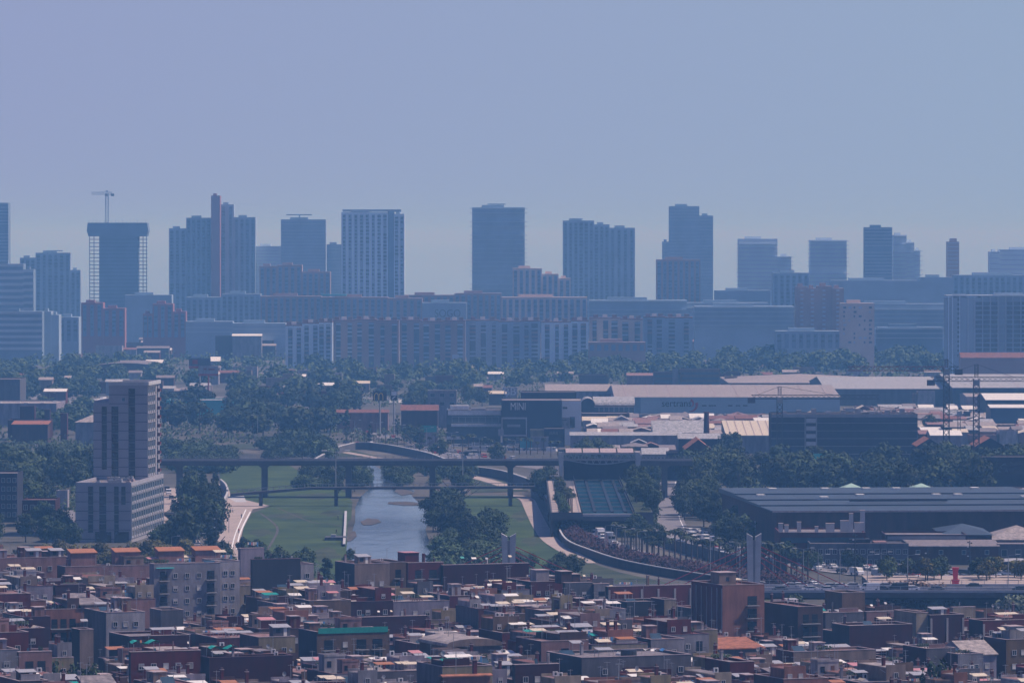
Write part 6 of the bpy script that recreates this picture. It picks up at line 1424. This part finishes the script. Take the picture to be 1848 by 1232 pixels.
def lane(pts, off, n, where, group, kinds=('car','car','car','van'), z=-.05, flip=False, cols=None, t0=0, t1=1):
    r = ribbon_pts(smooth(pts,6),1); N = len(r)-1; lst = {}
    for i in range(n):
        t = t0+(t1-t0)*(i+.5+rv.uniform(-.35,.35))/n; k = min(N-1,int(t*N)); f_ = t*N-k; p = r[k][0].lerp(r[k+1][0],f_)+r[k][1]*off; d = (r[k+1][0]-r[k][0]); rz = math.atan2(-d.x,d.y)+(pi if flip else 0)
        lst.setdefault((rv.choice(kinds), rv.choice(cols or ['white','white','silver','silver','black','grey','dark blue','red'])),[]).append((p,rz))
    for (k,c),L in lst.items():
        for p,rz in L:
            vehicle(k,c,p.x,p.y,rz,f'{c} {k} {where}',group+f', {c} {k}s',z)
lane(HW, -1, 9, 'driving out of the tunnel beside the red hedge', 'motorway traffic beside the red hedge', ('car','van','truck','car'), cols=['white','white','silver'], t0=.04, t1=.25)
lane(HW, -5.5, 14, 'in the far lane of the motorway under the palms', 'far motorway lane', t0=.1,t1=.9)
lane([(1235,975),(1290,992),(1400,1012),(1560,1034),(1700,1046),(1840,1050)], 2, 20, 'on the curved street in front of the factory workshops', 'curved street traffic')
lane([(1235,975),(1290,992),(1400,1012),(1560,1034),(1700,1046)], -5, 16, 'parked along the curved street behind the palms', 'cars parked on the curved street')
lane([(620,775),(720,792),(800,812),(900,832)], 0, 14, 'on the avenue before the arches sign', 'avenue traffic before the arches sign')
lane([(740,810),(870,826),(1000,842)], 3, 16, 'on the avenue in front of the glass showroom', 'avenue traffic before the glass showroom')
lane([(820,806),(1010,806)], 0, 26, 'parked in front of the black showroom', 'cars parked before the black showroom', cols=['white','white','silver','grey','dark blue'])
lane([(850,812),(1000,815)], 0, 20, 'parked in the second row before the showrooms', 'second parked row before the showrooms', cols=['white','white','silver','black','dark blue'])
lane([(430,722),(620,732)], 0, 16, 'parked between the groves left of the arches sign', 'cars parked between the groves')
lane([(540,742),(620,738)], 0, 8, 'parked in the small lot under the cypresses', 'cars parked under the cypresses',cols=['white','silver','grey'])
lane([(700,672),(840,672)], 0, 16, 'parked far off at the foot of the estate slabs', 'cars parked at the estate slabs', cols=['white','white','silver'])
lane([(1000,668),(1400,664)], 0, 14, 'parked far off behind the blue warehouse', 'cars parked behind the warehouse', cols=['white','silver'])
lane([(190,722),(120,722),(20,700)], 3, 14, 'on the wide far road left of the tower', 'wide far road traffic', cols=['white','white','silver'])
lane([(300,885),(312,905),(318,918)], 0, 6, 'parked right of the podium behind the tall trees', 'cars parked right of the podium', cols=['white','silver','black'])
lane([(62,950),(128,952)], 0, 5, 'parked left of the podium in the sunlit lot', 'cars parked left of the podium', cols=['white','silver','black'])
lane([(1240,968),(1330,988)], 0, 9, 'parked under the trees beside the factory wall', 'cars parked beside the factory wall', cols=['white','white','silver','black'])
lane([(1290,992),(1400,1012),(1560,1034),(1700,1046)], 9, 22, 'parked in front of the workshops along the street', 'cars parked before the workshops', cols=['white','white','silver','black','grey'])
lane(HW, -3, 14, 'in the middle lane of the motorway beside the hedge', 'middle motorway lane', t0=.25,t1=.95)
lane([(1236,958),(1325,966),(1338,985)], -3, 12, 'parked in the second row beside the factory wall', 'second row beside the factory wall', cols=['white','white','silver','grey'])
lane([(1560,1026),(1700,1034),(1840,1038)], 0, 14, 'parked behind the bridge road and the sculpture', 'cars parked behind the bridge road')
lane([(640,800),(760,812),(860,828)], -5, 12, 'on the far side of the avenue behind the viaduct', 'far side avenue traffic')
lane([(700,728),(800,724)], 0, 10, 'parked in the lot beside the white two storey office', 'cars parked by the white office', cols=['white','silver'])
g = G(1194,902); vehicle('truck','black',g.x,g.y,0,'dark box truck driving alone up the straight street')
g = G(108,898); vehicle('van','white',g.x,g.y,pi/2,'white delivery van near the podium behind the lot')
used = {}
for i,(px,k,c,yy) in enumerate(((1462,'car','white',5),(1492,'car','white',5),(1503,'car','silver',18),(1521,'car','white',18),(1408,'car','grey',6),(1432,'car','silver',19),(1570,'van','white',6),(1590,'car','black',6.5),(1622,'van','black',6.5),(1646,'car','white',6.5),(1545,'car','silver',19),(1604,'car','silver',19),(1690,'car','grey',6),(1765,'car','black',18),(1842,'car','black',6),(1448,'car','white',20))):
    used[(k,c,yy>12)] = used.get((k,c,yy>12),0)+1
    vehicle(k,c,xw(px,1496),1490+yy,pi/2 if yy<12 else -pi/2, f'{c} {k} on the {"far" if yy>12 else "near"} lanes of the bridge road, {["first","second","third","fourth"][used[(k,c,yy>12)]-1]} from the pylon', 'traffic on the bridge road', 6.52)
print('VEH', NV)
# ---------------------------------------------------------------- lamps and masts
def lamp(h, dbl):
    b = MB(); b.cyl(0,0,0,h,.14,.08,'metal_grey',6); p = b.mesh('pole'); a = MB(); hd = MB()
    for s in ((-1,1) if dbl else (1,)): a.bar((0,0,h),(s*2.6,0,h+.35),.1,'metal_grey'); hd.box(s*2.6-.6,s*2.6+.6,-.18,.18,h+.28,h+.42,'metal_white')
    return p, a.mesh('arm'), hd.mesh('lamp_head')
LP = {True: lamp(11,True), False: lamp(9,False)}
def lamps(pts, label, group, dbl=True, z=0, s=1):
    for (x,y) in pts:
        T = thing('street_lamp', label, 'street lamp', (x,y,z), rv.uniform(-.3,.3), group, s); [ob(n, m, T) for n, m in zip(('pole','arm','lamp_head'), LP[dbl])]
gp = lambda L: [tuple(G(a,b_))[:2] for a,b_ in L]
lamps(gp([(1282,1040),(1335,1048),(1395,1050),(1450,1060),(1516,1062),(1590,1068)]), 'twin arm street lamp beside the motorway and the cable bridge','lamps beside the motorway')
lamps([(xw(p,1500),1502.8) for p in (1478,1640,1822,1567)], 'street lamp standing on the median of the bridge road','lamps on the bridge road', False, 6.52)
lamps(gp([(1092,1000),(1103,1002),(1112,1005),(1128,1008),(1150,1012)]), 'tall single arm mast in front of the tunnel mouth','masts before the tunnel mouth', False)
lamps(gp([(310,1010),(356,1005),(404,1020),(413,960),(459,1035),(392,1000)]), 'thin lamp on the plaza and paths of the left bank','lamps of the left bank', False, 0, .8)
lamps(gp([(606,905)]), 'lamp cluster rising between the footbridge and viaduct at left bank',None, True, 0, 1.7)
lamps(gp([(835,905)]), 'lamp cluster rising beside the tall cypress at the bridges',None, True, 0, 1.7)
lamps(gp([(640,800),(680,805),(720,810),(770,815),(815,825),(865,835),(930,840)]), 'lamp along the avenue behind the viaduct','lamps along the avenue')
lamps(gp([(60,760),(90,745),(140,742),(158,740),(340,735),(465,790)]), 'distant lamp over the far road and groves at the left','distant lamps at the left')
def mast(label, x, y, z0, z1):
    T = thing('floodlight_mast', label, 'mast', (x,y,z0)); b = MB(); b.cyl(0,0,0,z1-z0,.22,.12,'metal_dark',7); b.obj('pole', T); b = MB()
    for k in range(5): zz = z1-z0-.3-k*1.3; b.box(-.7,-.25,-.2,.2,zz-.3,zz,'metal_white' if k%2 else 'metal_dark'); b.box(.25,.7,-.2,.2,zz-.5,zz-.2,'metal_dark'); b.bar((-.5,0,zz-.3),(.5,0,zz-.3),.09,'metal_dark')
    b.obj('floodlight', T)
for lab,px,yt,D in (('dark mast with stacked floodlights left of the red sculpture',1674,986,1545),('slender floodlight mast right of the red sculpture',1750,975,1600),('tall bare mast rising from the bridge road near the blank tan tower',1543,962,1560),('mast with three lamps over the curved shop canopy',1835,1000,1560),('floodlight mast on the left bank near the plaza',390,925,1700),('lower mast between the poplars in the meadow gap',577,1025,1560)):
    q = at(px,yt,D); mast(lab,q.x,D,0,q.z)
# ---------------------------------------------------------------- people
def person_mesh(pose, top, leg):
    me = bpy.data.meshes.new('body'); st = .16*pose
    V = [((0,0,.95),.15),((0,0,1.2),.16),((0,0,1.42),.17),((0,0,1.5),.07),((0,.02,1.62),.1),((0,.02,1.72),.09),
         ((.1,st,.5),.08),((.1,st*1.6,.08),.055),((.1,st*1.6+.14,.04),.045),((-.1,-st,.5),.08),((-.1,-st*1.8,.1),.055),((-.1,-st*1.8+.14,.04),.045),
         ((.2,0,1.4),.06),((.26,-st,1.12),.05),((.27,-st+.1,.86),.04),((-.2,0,1.4),.06),((-.26,st,1.12),.05),((-.27,st+.12,.88),.04)]
    E = [(0,1),(1,2),(2,3),(3,4),(4,5),(0,6),(6,7),(7,8),(0,9),(9,10),(10,11),(2,12),(12,13),(13,14),(2,15),(15,16),(16,17)]
    me.from_pydata([v[0] for v in V], E, []); o = bpy.data.objects.new('p', me); COL.objects.link(o); md = o.modifiers.new('s','SKIN')
    for i,(_,r) in enumerate(V): me.skin_vertices[0].data[i].radius = (r,r*.8)
    me.skin_vertices[0].data[0].use_root = True; o.modifiers.new('u','SUBSURF').levels = 1
    bpy.context.view_layer.update(); m2 = bpy.data.meshes.new_from_object(o.evaluated_get(bpy.context.evaluated_depsgraph_get())); bpy.data.objects.remove(o); m2.name = 'body'
    m2.materials.clear(); [m2.materials.append(MATS[k]) for k in (top,leg,'skin')]
    for p in m2.polygons:
        z = p.center.z; p.material_index = 2 if (z > 1.5 or (abs(p.center.x) > .23 and z < 1.1)) else (1 if z < .98 else 0)
    return m2
mat('skin',(.35,.2,.14),.7); mat('cloth_dark',(.03,.035,.05),.9); mat('cloth_red',(.4,.04,.04),.9); mat('cloth_white',(.7,.7,.68),.9)
for i,(px,py,top,lab) in enumerate(((431,962,'cloth_red','person in red walking on the sunlit plaza by the painted line'),(436,935,'cloth_dark','person in dark clothes walking at the meadow corner of the plaza'),(420,925,'cloth_white','person in white standing in the middle of the plaza'),(394,915,'cloth_dark','person in dark clothes on the upper path beside the bent wall'),(610,938,'cloth_dark','person standing alone on the meadow under the footbridge'),(607,963,'cloth_dark','second person standing alone lower down on the meadow'))):
    g = G(px,py,-.1); tag(ob('person', person_mesh(1 if i%2 else .6, top, 'cloth_dark'), None, g, i*1.1, 1.05), lab, 'person')

# ---------------------------------------------------------------- air, light, camera
m = bpy.data.materials.new('haze_air'); m.use_nodes = True; nt = m.node_tree; nt.nodes.remove(nt.nodes['Principled BSDF'])
v = nt.nodes.new('ShaderNodeVolumePrincipled'); v.inputs['Density'].default_value = HAZE_D; v.inputs['Color'].default_value = HAZE_C; v.inputs['Absorption Color'].default_value = HAZE_A; v.inputs['Anisotropy'].default_value = HAZE_G
nt.links.new(v.outputs[0], nt.nodes['Material Output'].inputs['Volume'])
b = MB(); b.box(-16000,16000,-600,36000,-2.5,158,0) if 0 else None
me = bpy.data.meshes.new('haze'); bm_ = MB(); bm_.mats.append(m); bm_.box(-26000,26000,-600,130000,-2.5,158,m); tag(bm_.obj('haze'), kind='stuff')
w = bpy.data.worlds.new('World'); SC.world = w; w.use_nodes = True; nt = w.node_tree; bg = nt.nodes['Background']
sky = nt.nodes.new('ShaderNodeTexSky'); sky.sky_type = 'NISHITA'; sky.sun_disc = False
SAZ = R(SUN_AZ); SEL = R(SUN_EL)      # azimuth measured from +X towards +Y
sky.sun_elevation = SEL; sky.sun_rotation = pi/2-SAZ; sky.altitude = 100; sky.air_density = 1.0; sky.dust_density = 2.5; sky.ozone_density = 2.0
mx = nt.nodes.new('ShaderNodeMix'); mx.data_type = 'RGBA'; mx.blend_type = 'MULTIPLY'; mx.inputs['Factor'].default_value = 1; mx.inputs['B'].default_value = SKY_TINT
# haze layer low in the sky: by elevation only
tc = nt.nodes.new('ShaderNodeTexCoord'); sp = nt.nodes.new('ShaderNodeSeparateXYZ'); nt.links.new(tc.outputs['Generated'], sp.inputs[0])
mr = nt.nodes.new('ShaderNodeMapRange'); mr.interpolation_type = 'SMOOTHSTEP'; mr.inputs['From Min'].default_value = .05; mr.inputs['From Max'].default_value = .28; mr.inputs['To Min'].default_value = 1; mr.inputs['To Max'].default_value = 0
nt.links.new(sp.outputs['Z'], mr.inputs['Value'])
mr2 = nt.nodes.new('ShaderNodeMapRange'); mr2.inputs['From Min'].default_value = -.12; mr2.inputs['From Max'].default_value = .12; nt.links.new(sp.outputs['X'], mr2.inputs['Value'])
kk = 1/(SKY_S*2**EXPO); hz = nt.nodes.new('ShaderNodeMix'); hz.data_type = 'RGBA'; nt.links.new(mr2.outputs[0], hz.inputs['Factor'])
hz.inputs['A'].default_value = (BAND[0]*kk*.97,BAND[1]*kk*.90,BAND[2]*kk*.98,1); hz.inputs['B'].default_value = (BAND[0]*kk*1.0,BAND[1]*kk*1.07,BAND[2]*kk*1.0,1)
mix2 = nt.nodes.new('ShaderNodeMix'); mix2.data_type = 'RGBA'; nt.links.new(mr.outputs[0], mix2.inputs['Factor']); nt.links.new(hz.outputs['Result'], mix2.inputs['B'])
nt.links.new(sky.outputs[0], mx.inputs['A']); nt.links.new(mx.outputs['Result'], mix2.inputs['A']); nt.links.new(mix2.outputs['Result'], bg.inputs['Color']); bg.inputs['Strength'].default_value = SKY_S
sd = Vector((cos(SEL)*cos(SAZ), cos(SEL)*sin(SAZ), sin(SEL)))
L = bpy.data.lights.new('Sun','SUN'); L.energy = SUN_S; L.angle = R(.53); L.color = (1.0,.86,.79); lo = bpy.data.objects.new('sun_lamp', L); COL.objects.link(lo); lo.rotation_euler = (-sd).to_track_quat('-Z','Y').to_euler()
cam = bpy.data.cameras.new('Camera'); co = bpy.data.objects.new('camera', cam); COL.objects.link(co); co.location = (0,0,CAMH); co.rotation_euler = (pi/2-PITCH,0,0); cam.lens = 200; cam.sensor_width = 36; cam.clip_end = 200000; cam.clip_start = 1
SC.camera = co
SC.view_settings.view_transform = 'Standard'; SC.view_settings.look = 'None'; SC.view_settings.gamma = 1; SC.view_settings.exposure = EXPO
SC.render.engine = 'CYCLES'; SC.cycles.max_bounces = 5; SC.cycles.volume_bounces = 0; SC.cycles.diffuse_bounces = 2; SC.cycles.glossy_bounces = 2
# labels that repeat by accident are told apart here
cnt = {}
for o in SC.objects:
    if o.parent is None and o.get('label'): cnt.setdefault(o['label'],[]).append(o)
dup = {k:len(v_) for k,v_ in cnt.items() if len(v_) > 1 and not all(x.get('group') for x in v_)}
print('DUP LABELS', dup); print('LONG', [k for k in cnt if not 4 <= len(k.split()) <= 16]); print('OBJECTS', len(SC.objects))
